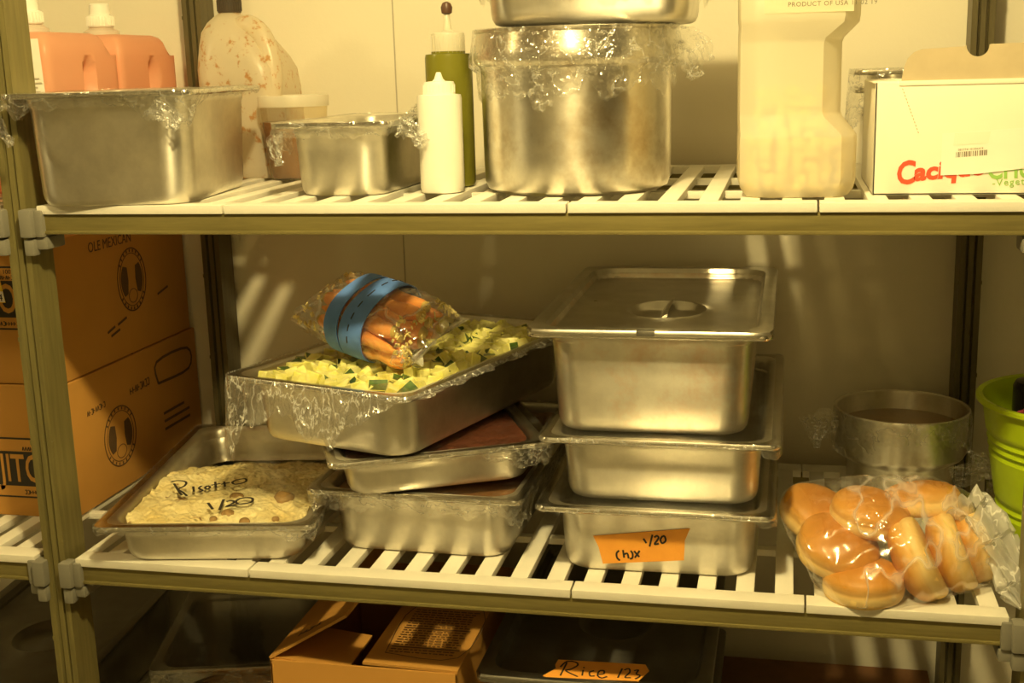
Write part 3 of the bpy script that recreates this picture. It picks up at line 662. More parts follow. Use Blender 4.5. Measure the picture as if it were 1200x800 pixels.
st = obj('price_sticker', bm, M_yellow, btop, False); bm = bmesh.new(); poly(bm, fr, [(-.985 - cxB, .357), (-.9225 - cxB, .357), (-.9245 - cxB, .374), (-.985 - cxB, .374)], .0019, .0002); obj('price_strip', bm, M_label, st, False)
bm = bmesh.new(); text(bm, fr, '14', .016, -.9415 - cxB, .359, .0024); obj('price', bm, M_ink, st, False)

# ------------------------------------------------------------------ buns in a bag
def bun_mesh(r, h, seed):
    bm = bmesh.new(); prof = [(.0004, 0), (r * .5, 0), (r * .88, .0005), (r * .955, .003), (r * .985, .008), (r, .014), (r * .985, .018), (r * .972, .0195), (r * .99, .022), (r * .985, .027)] + [(r * .985 * math.cos(R(a)), .027 + (h - .027) * math.sin(R(a))) for a in range(10, 90, 8)] + [(.0004, h)]
    lathe(bm, prof, 48, cap0=True, cap1=True)
    for v_ in bm.verts:
        k = 1 + .05 * nz(v_.co, 22, seed) ; v_.co.x *= k * (1 + .03 * math.sin(seed)); v_.co.y *= k; v_.co.z *= 1 + .08 * nz(v_.co, 15, seed + 3)
    me = bpy.data.meshes.new('burger_bun'); bmesh.ops.recalc_face_normals(bm, faces=bm.faces[:]); bm.to_mesh(me); bm.free(); me.materials.append(M_bun)
    for p_ in me.polygons: p_.use_smooth = True
    return me
kb = NT('bun_crust'); v = kb.coords(); sp = kb.new('ShaderNodeSeparateXYZ'); kb.link(v, sp.inputs[0])
mr = kb.new('ShaderNodeMapRange'); mr.inputs['From Min'].default_value = 0; mr.inputs['From Max'].default_value = .055
ad = kb.new('ShaderNodeMath', operation='ADD'); ml = kb.new('ShaderNodeMath', operation='MULTIPLY'); ml.inputs[1].default_value = .012; kb.link(kb.noise(v, 24, 3), ml.inputs[0]); kb.link(sp.outputs[2], ad.inputs[0]); kb.link(ml.outputs[0], ad.inputs[1]); kb.link(ad.outputs[0], mr.inputs['Value'])
p = kb.new('ShaderNodeBsdfPrincipled'); p.inputs['Roughness'].default_value = .5
kb.link(kb.ramp(mr.outputs[0], [(0, (.74, .50, .16)), (.10, (.80, .52, .16)), (.36, (.90, .66, .26)), (.50, (.84, .50, .13)), (.68, (.70, .33, .035)), (1, (.55, .21, .014))]), p.inputs['Base Color'])
kb.link(kb.bump(kb.noise(v, 60, 3), .15, .003), p.inputs['Normal']); M_bun = kb.done(p.outputs[0])
bun_meshes = [bun_mesh(.056, .052, 1), bun_mesh(.052, .048, 2.2), bun_mesh(.053, .046, 3.4)]
BUNS = [  # centre of base, euler, mesh, label
 ((.388, .042, .0005), (R(2), R(-3), .3), 2, 'golden burger bun lying lowest at the front left of the bag'),
 ((.350, .080, .034), (R(20), R(-10), 1.2), 0, 'glossy domed burger bun at the left of the bag, front of the pile'),
 ((.322, .150, .055), (R(14), R(-24), 2.0), 1, 'burger bun half hidden at the back left of the bag'),
 ((.393, .110, .0725), (R(10), R(4), .7), 1, 'burger bun on top of the pile at the back of the bag'),
 ((.474, .062, .0545), (R(8), R(-118), R(-10)), 0, 'burger bun on its edge at the middle of the bag'),
 ((.520, .090, .0535), (R(5), R(-112), R(-6)), 1, 'burger bun on its edge, second from the right in the bag'),
 ((.550, .125, .0525), (R(3), R(-106), R(4)), 2, 'burger bun on its edge, rightmost in the bag'),
 ((.470, .150, .0765), (R(10), R(12), 2.6), 1, 'pale burger bun behind film at the top right of the bag')]
bun_pts = []
for loc, e, k, lab in BUNS:
    o = bpy.data.objects.new('burger_bun', bun_meshes[k]); C.objects.link(o); o.location = loc; o.rotation_euler = e; tag(o, lab, 'bun', 'burger buns in the clear bag')
    mm = Matrix.Translation(loc) @ Euler(e).to_matrix().to_4x4(); bun_pts += [mm @ v_.co for v_ in list(bun_meshes[k].vertices)[::5]]
def hull_bag(pts, margin, zmin, seed, sub=5, wr=.004, extra=()):
    pts = [Vector(p) for p in pts] + [Vector(p) for p in extra]; c = sum(pts, Vector()) / len(pts)
    N = 500; ga = PI * (3 - math.sqrt(5)); dirs = []
    for i in range(N):
        y = 1 - 2 * (i + .5) / N; r_ = math.sqrt(1 - y * y); dirs.append(Vector((math.cos(ga * i) * r_, y, math.sin(ga * i) * r_)))
    hs = [max((p - c).dot(d) for p in pts) + margin for d in dirs]
    bm = bmesh.new(); bmesh.ops.create_icosphere(bm, subdivisions=sub, radius=1)
    for v_ in bm.verts:
        d = v_.co.normalized(); r_ = min(h / n.dot(d) for n, h in zip(dirs, hs) if n.dot(d) > .15)
        q = c + d * (r_ + wr * (nz(d, 5, seed) + .7 * abs(nz(d, 13, seed + 1)) - .2)); q.z = max(q.z, zmin); v_.co = q
    for _ in range(2): bmesh.ops.smooth_vert(bm, verts=bm.verts[:], factor=.4, use_axis_x=True, use_axis_y=True, use_axis_z=True)
    for v_ in bm.verts: v_.co.z = max(v_.co.z, zmin)
    return bm
bb = thing('bun_bag', 'clear plastic bag of burger buns at the right front of the middle shelf', 'bag', (.44, .09, 0))
bm = hull_bag(bun_pts, .002, .0006, 11, 6, .005, extra=[(.545, .15, .10), (.43, .13, .137), (.53, .14, .112)]); bmesh.ops.translate(bm, vec=(-.44, -.09, 0), verts=bm.verts[:]); obj('bag_film', bm, M_bag, bb)
bm = bmesh.new(); rings = []
path = smoothpath([(.520, .13, .088), (.545, .105, .076), (.562, .085, .058), (.574, .068, .036), (.582, .045, .012), (.584, .022, .002)], 6); n = len(path)
for i, p in enumerate(path):
    t = i / (n - 1); r_ = .026 * (1 - t) ** 1.2 + .008 + .008 * smooth01(.5, .75, t) - .012 * smooth01(.75, 1, t); tg = (path[min(i + 1, n - 1)] - path[max(0, i - 1)]).normalized(); u = tg.orthogonal().normalized(); v = tg.cross(u)
    rings.append([p + (u * math.cos(a) + v * math.sin(a)) * r_ * (1 + .28 * math.sin(9 * a + t * 5) + .2 * nz((math.cos(a) * 2, math.sin(a) * 2, t * 4), 2, 3)) for a in [2 * PI * k / 72 for k in range(72)]])
loft(bm, rings, False, True)
for v_ in bm.verts: v_.co.z = max(v_.co.z, .0008); v_.co.x = min(v_.co.x, .603)
bmesh.ops.translate(bm, vec=(-.44, -.09, 0), verts=bm.verts[:]); obj('twisted_neck', bm, M_bagtail, bb)

# ------------------------------------------------------------------ round insets
def inset(label, loc, prof, mat, name='soup_inset'):
    t = thing(name, label, 'pot', loc); bm = bmesh.new(); lathe(bm, prof, 72, cap0=True); solid(obj('body', bm, mat, t), .0009); return t
pot = inset('large round steel soup inset with a shoulder, wrapped in film on the top shelf', (-.0135, .2, H),
  [(.095, .0005), (.118, .001), (.127, .006), (.1305, .016), (.1315, .05), (.1325, .165), (.1335, .172), (.1400, .176), (.1425, .182), (.1415, .195), (.138, .21), (.1375, .2165), (.1405, .2185), (.141, .221), (.138, .2215), (.1350, .219), (.134, .20), (.134, .17), (.1300, .165), (.129, .02), (.118, .004), (.05, .003)], M_steel_pot)
def round_skirt(parent, r0, z0, drop, seed, amp, m, wings=(), tuck=.0, n=300, rows=12, prof=None, cover=True, name='cling_film'):
    bm = bmesh.new(); rings = []
    for j in range(rows):
        t = j / (rows - 1); ring = []
        for i in range(n):
            a = 2 * PI * i / n; c, s = math.cos(a), math.sin(a)
            d = drop(a) * (1 + .3 * nz((c, s, 0), 5, seed) + .15 * nz((c, s, 0), 17, seed)); z = z0 - d * t
            r_ = (prof(z) if prof else r0) + .0025 + amp * min(1, t * 3) * (.5 + .7 * nz((c * 3, s * 3, t * 1.5), 1, seed) + .4 * nz((c * 9, s * 9, t * 2.5), 1, seed + 2))
            ring.append((r_ * c, r_ * s, z))
        rings.append(ring)
    loft(bm, rings); o = obj(name, bm, m, parent)
    if cover:
        bm = bmesh.new(); lathe(bm, [(r0 + .0025, z0), (r0 * .8, z0 - .002), (r0 * .4, z0 - .003), (.001, z0 - .0032)], 48, cap1=True); obj('film_cover', bm, M_film, parent)
    return o
def wing(parent, p0, outs, wid, m, seed):
    """a loose flap of film: a crumpled strip running out along OUTS"""
    bm = bmesh.new(); P = smoothpath([p0] + list(outs), 6); V = []; n = len(P)
    for i, p in enumerate(P):
        t = i / (n - 1); tg = (P[min(i + 1, n - 1)] - P[max(0, i - 1)]).normalized(); side = tg.cross(Vector((0, -1, .25))).normalized(); w_ = wid[0] * (1 - t) + wid[1] * t; row = []
        for k in range(15):
            b = k / 14 - .5; q = p + side * b * w_ * (1 + .3 * nz((t * 4, b * 3, 0), 2, seed)) + Vector((0, 1, 0)) * .012 * nz((t * 3, b * 6, 0), 2, seed + 1) + side * .006 * nz((t * 9, b * 9, 1), 1, seed)
            row.append(bm.verts.new(q))
        V.append(row)
    for a, b in zip(V, V[1:]):
        for k in range(14): bm.faces.new((a[k], a[k + 1], b[k + 1], b[k]))
    return obj('film_flap', bm, m, parent)
def pot_r(z): return .1325 if z < .17 else (.1435 if z < .19 else .1405)
round_skirt(pot, .1405, .2225, lambda a: .064 + .02 * max(0, math.cos(a + 1.0)) + .02 * max(0, math.cos(a - 3.6)), 4, .006, M_wrap, prof=pot_r)
wing(pot, (.125, -.03, .205), [(.145, -.04, .205), (.17, -.05, .195), (.178, -.05, .17)], (.03, .035), M_wrap, 6)
wing(pot, (.128, -.02, .19), [(.150, -.03, .185), (.165, -.04, .165), (.172, -.042, .15)], (.03, .02), M_wrap, 9)
tp_ = pan('food_pan', 'steel pan wrapped in film, balanced on the large soup inset', .325, .29, .1, (.018, .205, H + .2245), .0)
skirt(tp_, .325, .29, .1, lambda x, y: .065 + .02 * nz((x, y, 0), 15, 2), amp=.006, seed=31, m=M_wrap, tuck=.02)
ins = inset('small round steel soup inset wrapped in film, in front of the right back post', (.464, .452, 0),
  [(.06, .0005), (.076, .001), (.081, .006), (.0825, .016), (.083, .064), (.085, .068), (.097, .074), (.1015, .082), (.1018, .142), (.1035, .1455), (.1045, .1475), (.103, .149), (.100, .1475), (.099, .142), (.0985, .085), (.094, .077), (.081, .07), (.0795, .02), (.074, .005), (.03, .003)], M_steel_pot)
round_skirt(ins, .1035, .1495, lambda a: .055 + .02 * math.sin(a * 2 + 1), 14, .005, M_wrap, prof=lambda z: .103 if z > .078 else .09)
wing(ins, (-.098, -.03, .125), [(-.118, -.035, .128), (-.135, -.04, .118), (-.148, -.045, .112)], (.035, .055), M_wrap, 16)
wing(ins, (.07, -.085, .060), [(.10, -.10, .075), (.118, -.105, .09), (.130, -.10, .095)], (.035, .03), M_wrap, 18)
wing(ins, (.095, -.07, .085), [(.125, -.08, .085), (.133, -.085, .06), (.128, -.09, .04)], (.03, .014), M_wrap, 19)
bs = bmesh.new(); lathe(bs, [(.0785, .02), (.0795, .07), (.092, .0785), (.096, .086), (.0975, .118), (.06, .1185), (.001, .118)], 48, cap0=True, cap1=True)
o = obj('brown_sauce', bs, plain('brown_sauce', (.22, .12, .04), .35, var=.2), loc=(.464, .452, 0)); tag(o, 'brown sauce filling the small round soup inset', 'sauce', kind='stuff')
inset('narrow steel inset standing half hidden behind the large soup inset', (-.118, .405, H), [(.05, .0005), (.064, .001), (.069, .008), (.070, .02), (.0715, .112), (.080, .117), (.0835, .124), (.0835, .134), (.080, .1345), (.078, .12), (.068, .11), (.067, .02), (.06, .005), (.02, .003)], M_steel)

# ------------------------------------------------------------------ deep pan and small pan, upper shelf
dp = pan('food_pan', 'deep steel pan loosely covered with film beside the left post, top shelf', .265, .325, .154, (-.644, .130, H), .12, M_steel)
def ddrop(x, y):
    if y < -.14: return .020 + .03 * smooth01(.02, .11, x) + .012 * smooth01(-.05, -.12, x)
    if x < -.12: return .03 * smooth01(-.05, -.15, y) + .006
    return .012 + .02 * smooth01(-.05, -.15, y)
skirt(dp, .265, .325, .154, ddrop, amp=.005, flare=.003, seed=41, m=M_wrap, tuck=.016, n=320)
wing(dp, (-.128, -.160, .145), [(-.142, -.163, .128), (-.130, -.163, .105), (-.122, -.163, .085)], (.02, .008), M_wrap, 45)
wing(dp, (.075, -.158, .135), [(.098, -.160, .122), (.115, -.160, .108)], (.03, .02), M_wrap2, 46)
sp_ = pan('food_pan', 'narrow steel pan wrapped in film, left of the white squeeze bottle', .176, .325, .1035, (-.337, .245, H), -.02, M_steel)
skirt(sp_, .176, .325, .1035, lambda x, y: .022 + .008 * nz((x, y, 0), 20, 3) + .02 * (x < -.075 and y < -.1), amp=.004, seed=51, m=M_wrap, tuck=.014)
wing(sp_, (-.08, -.15, .095), [(-.085, -.16, .075), (-.078, -.162, .055), (-.076, -.163, .045)], (.022, .008), M_wrap, 52)
wing(sp_, (.085, -.12, .095), [(.105, -.125, .092), (.120, -.128, .078), (.128, -.13, .070)], (.03, .018), M_wrap2, 53)
wing(sp_, (.088, -.10, .10), [(.105, -.10, .112), (.115, -.10, .122)], (.02, .012), M_wrap, 54)

# ------------------------------------------------------------------ bottles
def squeeze(label, loc, r, hb, hc, ht, mb, mc, tipcap=None):
    t = thing('squeeze_bottle', label, 'bottle', loc); bm = bmesh.new()
    lathe(bm, [(r * .8, 0), (r * .95, .002), (r, .008), (r, hb - .006), (r * .97, hb - .001), (r * .72, hb), (r * .72, hb + .003)], 40, cap0=True, cap1=True); obj('body', bm, mb, t)
    bm = bmesh.new(); rc = r * .70
    lathe(bm, [(rc, hb + .0005), (rc, hc - .003), (rc * .95, hc), (rc * .42, hc + .001), (.0062, hc + .004), (.0035, ht - .001), (.0028, ht)], 32, cap0=True, cap1=True)
    for k in range(24):
        a = 2 * PI * k / 24; box(bm, -.0006, .0006, -.0006, .0006, hb + .001, hc - .004, M=Matrix.Translation((rc * math.cos(a), rc * math.sin(a), 0)))
    obj('cap', bm, mc, t)
    if tipcap:
        bm = bmesh.new(); lathe(bm, [(.004, ht - .004), (.0075, ht - .002), (.0085, ht + .006), (.006, ht + .012), (.002, ht + .014)], 20, cap0=True, cap1=True); obj('tip_cap', bm, tipcap, t)
    return t
squeeze('short white squeeze bottle standing at the front of the top shelf', (-.199, .150, H), .0312, .137, .154, .167, M_wplastic, M_wplastic)
squeeze('tall squeeze bottle of green sauce behind the short white bottle', (-.208, .240, H), .0345, .193, .222, .252, M_olive, M_clear, plain('dark_tip_cap', (.10, .05, .03), .4))
# deli tub
t = thing('deli_tub', 'translucent deli tub of amber liquid behind the narrow film-wrapped pan', 'tub', (-.516, .395, H)); bm = bmesh.new()
lathe(bm, [(.040, 0), (.0435, .002), (.045, .006), (.0545, .118), (.0555, .122)], 48, cap0=True); solid(obj('body', bm, M_tub, t), .0008)
bm = bmesh.new(); lathe(bm, [(.0548, .118), (.0575, .118), (.0578, .1335), (.0565, .136), (.052, .1362), (.050, .134), (.001, .134)], 48, cap1=True); obj('lid', bm, M_clear, t)
bm = bmesh.new(); lathe(bm, [(.040, .003), (.0440, .007), (.0524, .094), (.001, .094)], 40, cap0=True, cap1=True); o = obj('amber_liquid', bm, M_amber, loc=(-.516, .395, H)); tag(o, 'amber liquid in the deli tub', 'liquid', kind='stuff')
t = thing('small_jar', 'small dark jar with a black label, behind the deep pan at left', 'jar', (-.577, .46, H)); bm = bmesh.new()
lathe(bm, [(.026, 0), (.03, .003), (.03, .075), (.022, .088), (.022, .1)], 36, cap0=True, cap1=True); obj('body', bm, M_amber, t)
bm = bmesh.new(); lathe(bm, [(.0303, .034), (.0306, .035), (.0306, .069), (.0303, .07)], 36); lb = obj('label', bm, M_black, t)
bm = bmesh.new(); text(bm, Frame((.0195, -.0245, .05), (.78, .62, 0), (0, 0, 1)), 'G', .013, 0, 0, .0003); obj('letter', bm, M_label, lb, False)
bm = bmesh.new(); lathe(bm, [(.0235, .095), (.024, .097), (.024, .112), (.022, .114)], 32, cap0=True, cap1=True); obj('lid', bm, M_black, t)
# gallon jug
t = thing('plastic_jug', 'stained clear gallon jug with a dark cap behind the deep pan', 'jug', (-.624, .475, H)); bm = bmesh.new()
def sec(W, D, z, r, ox=0, n=11): return rrect(W, D, r, z, n, ox)
S = [(.150, .145, 0, .035), (.160, .152, .005, .036), (.162, .154, .02, .036), (.162, .154, .10, .036), (.158, .152, .15, .038)]
rings = [sec(*q) for q in S] + [sec(.156, .150, .18, .04, -.003), sec(.146, .142, .20, .042, -.008), sec(.128, .132, .222, .045, -.016), sec(.108, .118, .242, .045, -.024), sec(.080, .092, .258, .038, -.029), sec(.054, .06, .268, .027, -.031), sec(.038, .038, .273, .0185, -.031), sec(.038, .038, .283, .0185, -.031)]
loft(bm, rings, True, True); obj('body', bm, M_jug, t)
bm = bmesh.new(); tube(bm, smoothpath([(-.005, -.02, .248), (.020, -.03, .250), (.044, -.035, .232), (.058, -.04, .200), (.063, -.045, .165), (.060, -.05, .13)], 6), [.018] * 31, 18); obj('handle', bm, M_jug, t)
bm = bmesh.new(); lathe(bm, [(.0205, .274), (.0212, .276), (.0212, .296), (.019, .298)], 32, -.031, 0, cap0=True, cap1=True)
for k in range(30):
    a = 2 * PI * k / 30; box(bm, -.0008, .0008, -.0008, .0008, .277, .295, M=Matrix.Translation((-.031 + .0212 * math.cos(a), .0212 * math.sin(a), 0)))
obj('cap', bm, plain('dark_jug_cap', (.06, .045, .03), .5), t); t.scale = (.94, .94, 1.0)
# orange jugs
def soap(label, loc, W, D, h, dimple=True):
    t = thing('soap_jug', label, 'jug', loc, group='orange soap jugs'); bm = bmesh.new()
    zs = [0, .004, .015] + [.015 + (h - .05) * i / 20 for i in range(1, 21)] + [h - .022, h - .012, h - .004, h]
    ins_ = [.012, .003, 0] + [0] * 20 + [.002, .006, .014, .026]
    rings = []
    for z, i in zip(zs, ins_):
        n = 26; pts = []
        for k in range(4):
            a, b = ((1, -1), (1, 1), (-1, 1), (-1, -1))[k]; c, d = ((1, 1), (-1, 1), (-1, -1), (1, -1))[k]
            for q in range(n):
                s = q / n; x = (a + (c - a) * s) * (W / 2 - i); y = (b + (d - b) * s) * (D / 2 - i)
                rr_ = .009; dx, dy = abs(x) - (W / 2 - i - rr_), abs(y) - (D / 2 - i - rr_)
                if dx > 0 and dy > 0: m_ = max(dx, dy) / math.hypot(dx, dy); x = math.copysign(W / 2 - i - rr_ + dx * m_, x); y = math.copysign(D / 2 - i - rr_ + dy * m_, y)
                zz = z
                if z > h - .03 and y > D / 2 - .035: zz = z - .022 * smooth01(D / 2 - .035, D / 2 - .02, y) * smooth01(h - .03, h - .02, z)   # step down at the back
                if dimple and x > W / 2 - .012:
                    e = ((y - .012) / .019) ** 2 + ((z - h * .70) / .034) ** 2; x -= .022 * max(0, 1 - e) ** .6 if e < 1 else 0
                    if abs(z - h * .42) < .004: x -= .0018
                pts.append((x, y, zz))
        rings.append(pts)
    loft(bm, rings, True, True); obj('body', bm, M_orange, t)
    bm = bmesh.new(); oy = -D * .22; lathe(bm, [(.030, h - .004), (.029, h + .006), (.022, h + .010), (.0185, h + .012), (.0185, h + .022)], 36, 0, oy, cap0=True, cap1=True); obj('neck', bm, M_clear, t)
    bm = bmesh.new(); lathe(bm, [(.021, h + .013), (.0222, h + .015), (.0222, h + .030), (.021, h + .032), (.017, h + .033), (.0165, h + .05), (.014, h + .052)], 32, 0, oy, cap0=True, cap1=True)
    for k in range(28):
        a = 2 * PI * k / 28; box(bm, -.0008, .0008, -.0008, .0008, h + .015, h + .030, M=Matrix.Translation((.0222 * math.cos(a), oy + .0222 * math.sin(a), 0)))
    obj('cap', bm, M_wplastic, t)
    return t
j1 = soap('orange soap jug nearer the front, with a white label, beside the left post', (-.862, .250, H), .124, .205, .243)
fr = Frame((0, -.1026, 0), (1, 0, 0), (0, 0, 1)); bm = bmesh.new(); poly(bm, fr, [(-.05, .03), (.0575, .03), (.050, .232), (-.05, .232)], .0003, .0003); lb = obj('label', bm, M_label, j1, False)
bm = bmesh.new(); strokes(bm, fr, [[(-.045 + .002 * (k % 3), .07 + k * .0065), (.050 - .004 * ((k * 7) % 3), .07 + k * .0065)] for k in range(17)], .0022, .0008); obj('small_print', bm, plain('grey_print', (.5, .45, .36), .7), lb, False)
bm = bmesh.new(); poly(bm, fr, [(.020, .205), (.026, .202), (.034, .204), (.038, .209), (.028, .214)], .0008, .0003); obj('leaf_mark', bm, M_green, lb, False)
soap('orange soap jug farther back behind the labelled one', (-.864, .462, H), .124, .195, .243)
j3 = soap('orange soap jug with a green banded label at the left edge', (-.930, .045, H), .13, .09, .12, False)
fr = Frame((0, -.0452, 0), (1, 0, 0), (0, 0, 1)); bm = bmesh.new(); poly(bm, fr, [(-.06, .055), (.0635, .055), (.0635, .106), (-.06, .106)], .0003, .0003); lb = obj('label', bm, M_label, j3, False)
bm = bmesh.new(); poly(bm, fr, [(-.06, .072), (.0635, .072), (.0635, .098), (-.06, .098)], .0007, .0003); obj('green_band', bm, M_green, lb, False)

# ------------------------------------------------------------------ garlic jar
t = thing('garlic_jar', 'tall frosted plastic jar of peeled garlic on the top shelf', 'jar', (.287, .115, H), R(4)); bm = bmesh.new()
def oc(w_, d_, c_, z, ox=0):
    a, b = w_ / 2, d_ / 2; pts = [(a, -b + c_), (a, b - c_), (a - c_, b), (-a + c_, b), (-a, b - c_), (-a, -b + c_), (-a + c_, -b), (a - c_, -b)]; out = []
    for i in range(8):
        p, q = Vector(pts[i]), Vector(pts[(i + 1) % 8])
        for k in range(3): r_ = p.lerp(q, (k + .12) / 3.0 * 1.0); out.append((r_.x + ox, r_.y, z))
    return out
G = [(.112, .112, .020, 0, 0), (.128, .128, .022, .001, 0), (.140, .138, .022, .010, 0), (.145, .142, .022, .022, 0), (.145, .142, .022, .073, 0), (.144, .141, .022, .078, 0), (.128, .124, .026, .100, -.009), (.126, .122, .026, .106, -.010), (.126, .122, .026, .190, -.010), (.128, .124, .026, .196, -.009), (.144, .140, .022, .214, 0), (.146, .142, .022, .222, 0), (.146, .142, .022, .258, 0), (.132, .130, .03, .270, 0), (.105, .105, .035, .276, 0)]
loft(bm, [oc(a, b, c_, z, ox) for a, b, c_, z, ox in G], True, True); obj('body', bm, M_garlicjar, t)
bm = bmesh.new(); fr = Frame((0, -.0711, 0), (1, 0, 0), (0, 0, 1)); poly(bm, fr, [(-.045, .226), (.0615, .226), (.0615, .257), (-.045, .257)], .0002, .0003); lb = obj('label', bm, M_garlicjar, t, False)
bm = bmesh.new(); text(bm, fr, 'LOT#  B133C40-0001', .0088, -.012, .2415, .0006, space=1.15); text(bm, fr, 'PRODUCT OF USA 11 02 19', .0078, -.017, .2335, .0006, space=1.12); obj('printing', bm, plain('grey_stamp', (.2, .18, .13), .7), lb, False)
bm = bmesh.new(); lathe(bm, [(.052, .276), (.055, .278), (.055, .298), (.052, .3)], 48, cap0=True, cap1=True); obj('lid', bm, M_wplastic, t)
bm = bmesh.new()
def clove(bm, loc, e, s):
    b2_ = bmesh.new(); bmesh.ops.create_icosphere(b2_, subdivisions=2, radius=1)
    for v_ in b2_.verts:
        z = v_.co.z; k = (1 - .35 * max(0, z)) ; v_.co.x *= .62 * k; v_.co.y *= .55 * k; v_.co.x += .18 * z * z
    b2_.transform(Matrix.Translation(loc) @ Euler(e).to_matrix().to_4x4() @ Matrix.Scale(s, 4)); me = bpy.data.meshes.new('x'); b2_.to_mesh(me); b2_.free(); bm.from_mesh(me); bpy.data.meshes.remove(me)
rg = random.Random(5); nlev = 0
for z in [.013 + .013 * i for i in range(10)]:
    hw_ = .058 if z < .075 else .047
    for gx in range(-3, 4):
        for gy in range(-3, 4):
            x, y = gx * .0185 + rg.uniform(-.004, .004), gy * .0185 + rg.uniform(-.004, .004)
            if max(abs(x), abs(y)) > hw_ or abs(x) + abs(y) > hw_ * 1.55: continue
            if z > .09 and rg.random() < (z - .09) / .05 * .8 + .12 * (x > 0): continue
            if abs(gx) < 2 and abs(gy) < 2 and z < .1: continue
            clove(bm, (x - (.005 if z > .08 else 0), y, z + rg.uniform(-.003, .003)), (rg.uniform(0, 6), rg.uniform(0, 6), rg.uniform(0, 6)), rg.uniform(.0105, .0135))
o = obj('garlic_cloves', bm, M_clove, loc=(.287, .115, H), rot=(0, 0, R(4))); tag(o, 'pale peeled garlic cloves filling half of the frosted jar', 'garlic', kind='stuff')

# ------------------------------------------------------------------ white carton
WX0, WX1, WY0, WY1, WH = .3835, .690, .079, .325, .140
t = thing('carton', 'white open carton with red and green lettering at the right, top shelf', 'box', (WX0, WY0, H)); ww, wd = WX1 - WX0, WY1 - WY0
bm = bmesh.new(); th = .003
box(bm, 0, ww, 0, th, 0, WH, bev=.0008); box(bm, 0, ww, wd - th, wd, 0, WH, bev=.0008); box(bm, 0, th, 0, wd, 0, WH, bev=.0008); box(bm, ww - th, ww, 0, wd, 0, WH, bev=.0008); box(bm, 0, ww, 0, wd, 0, th, bev=.0008)
obj('body', bm, M_whitecard, t)
fr = Frame((0, -.0002, 0), (1, 0, 0), (0, 0, 1))
# raised rear lid panel, folded forward over the front edge, with a thumb notch
bm = bmesh.new(); fl = Frame((.030, .004, WH - .003), (1, 0, 0), (0, .22, 1)); hF = .0445; wF = ww - .034
pts = [(0, 0), (.004, .022), (.008, .032), (.015, .039), (.024, .0425), (.074, .0445)] + [(.090 + .0135 * math.cos(R(a)), .046 - .0145 * math.sin(R(a)) * 1.0) for a in range(180, -1, -15)][::1]
pts = [p if p[0] < .0765 or p[0] > .1035 else p for p in pts] + [(.1055, .0465), (wF, .0475), (wF, 0)]
poly(bm, fl, pts[::-1][::-1][::-1], -.0012, .0024); bm.normal_update(); obj('flap', bm, M_greycard, t, False)
bm = bmesh.new(); box(bm, .028, ww, -.0014, .006, WH - .005, WH + .001, bev=.001); obj('fold', bm, M_whitecard, t)
# side top tuck
bm = bmesh.new(); box(bm, -.003, .030, .002, wd * .55, WH - .0012, WH + .0008, bev=.0006); obj('side_flap', bm, M_whitecard, t)
bm = bmesh.new(); strokes(bm, fr, [[(.032 + .022 * k / 14, WH - .008 - .057 * k / 14), (.032 + .022 * (k + .5) / 14, WH - .008 - .057 * (k + .5) / 14)] for k in range(14)], .0009, .0003); obj('perforation', bm, plain('perforation_shadow', (.45, .36, .2), .8), t, False)
bm = bmesh.new(); text(bm, fr, 'C', .040, .0285, .0135, .0003, shear=.15, bold=.0011, sx=.82, rot=.10); text(bm, fr, 'acique', .030, .050, .0185, .0003, shear=.15, bold=.0012, sx=1.08, rot=.09); obj('red_lettering', bm, M_red, t, False)
bm = bmesh.new(); text(bm, fr, 'CHURI', .032, .1375, .0195, .0003, bold=.0009, sx=.78, rot=.05); text(bm, fr, '-Vegetarian-', .0125, .143, .0105, .0003, rot=.05, space=1.15); obj('green_lettering', bm, M_green, t, False)
bm = bmesh.new(); poly(bm, fr, [(.0815, .0245), (.125, .026), (.2, .0345), (.2, .083), (.0815, .076)], .0012, .0003); sk = obj('shipping_label', bm, M_label, t, False); sk['label'] = 'white barcode label'
bm = bmesh.new(); rg = random.Random(3); x = .0985
while x < .135:
    w_ = rg.choice((.0006, .0009, .0014)); y = .0465 + (x - .0985) * .07; poly(bm, fr, [(x, y), (x + w_, y), (x + w_, y + .0065), (x, y + .0065)], .0016, .0002); x += w_ + rg.choice((.0007, .0010, .0016))
text(bm, fr, '0817741 01306419', .0036, .101, .0545, .0017, rot=.06, space=1.05)
obj('barcode', bm, plain('barcode_ink', (.2, .16, .11), .7), sk, False)
bm = bmesh.new(); poly(bm, fr, [(.095, .061), (.1185, .063), (.136, .0635), (.138, .078), (.096, .0765)], .0016, .0003); obj('torn_tape', bm, M_whitecard, sk, False)
# two film-wrapped pans behind the carton
f1 = pan('food_pan', 'film-wrapped steel pan behind the white carton, lower of the two nested', .31, .176, .127, (.528, .436, H), 0, M_steel)
f2 = pan('food_pan', 'film-wrapped steel pan behind the white carton, nested upper one', .31, .176, .127, (.526, .436, H + .0255), 0, M_steel)
skirt(f2, .31, .176, .127, lambda x, y: .05 + .05 * (x < -.14), amp=.006, seed=61, m=M_wrap, tuck=-.004)

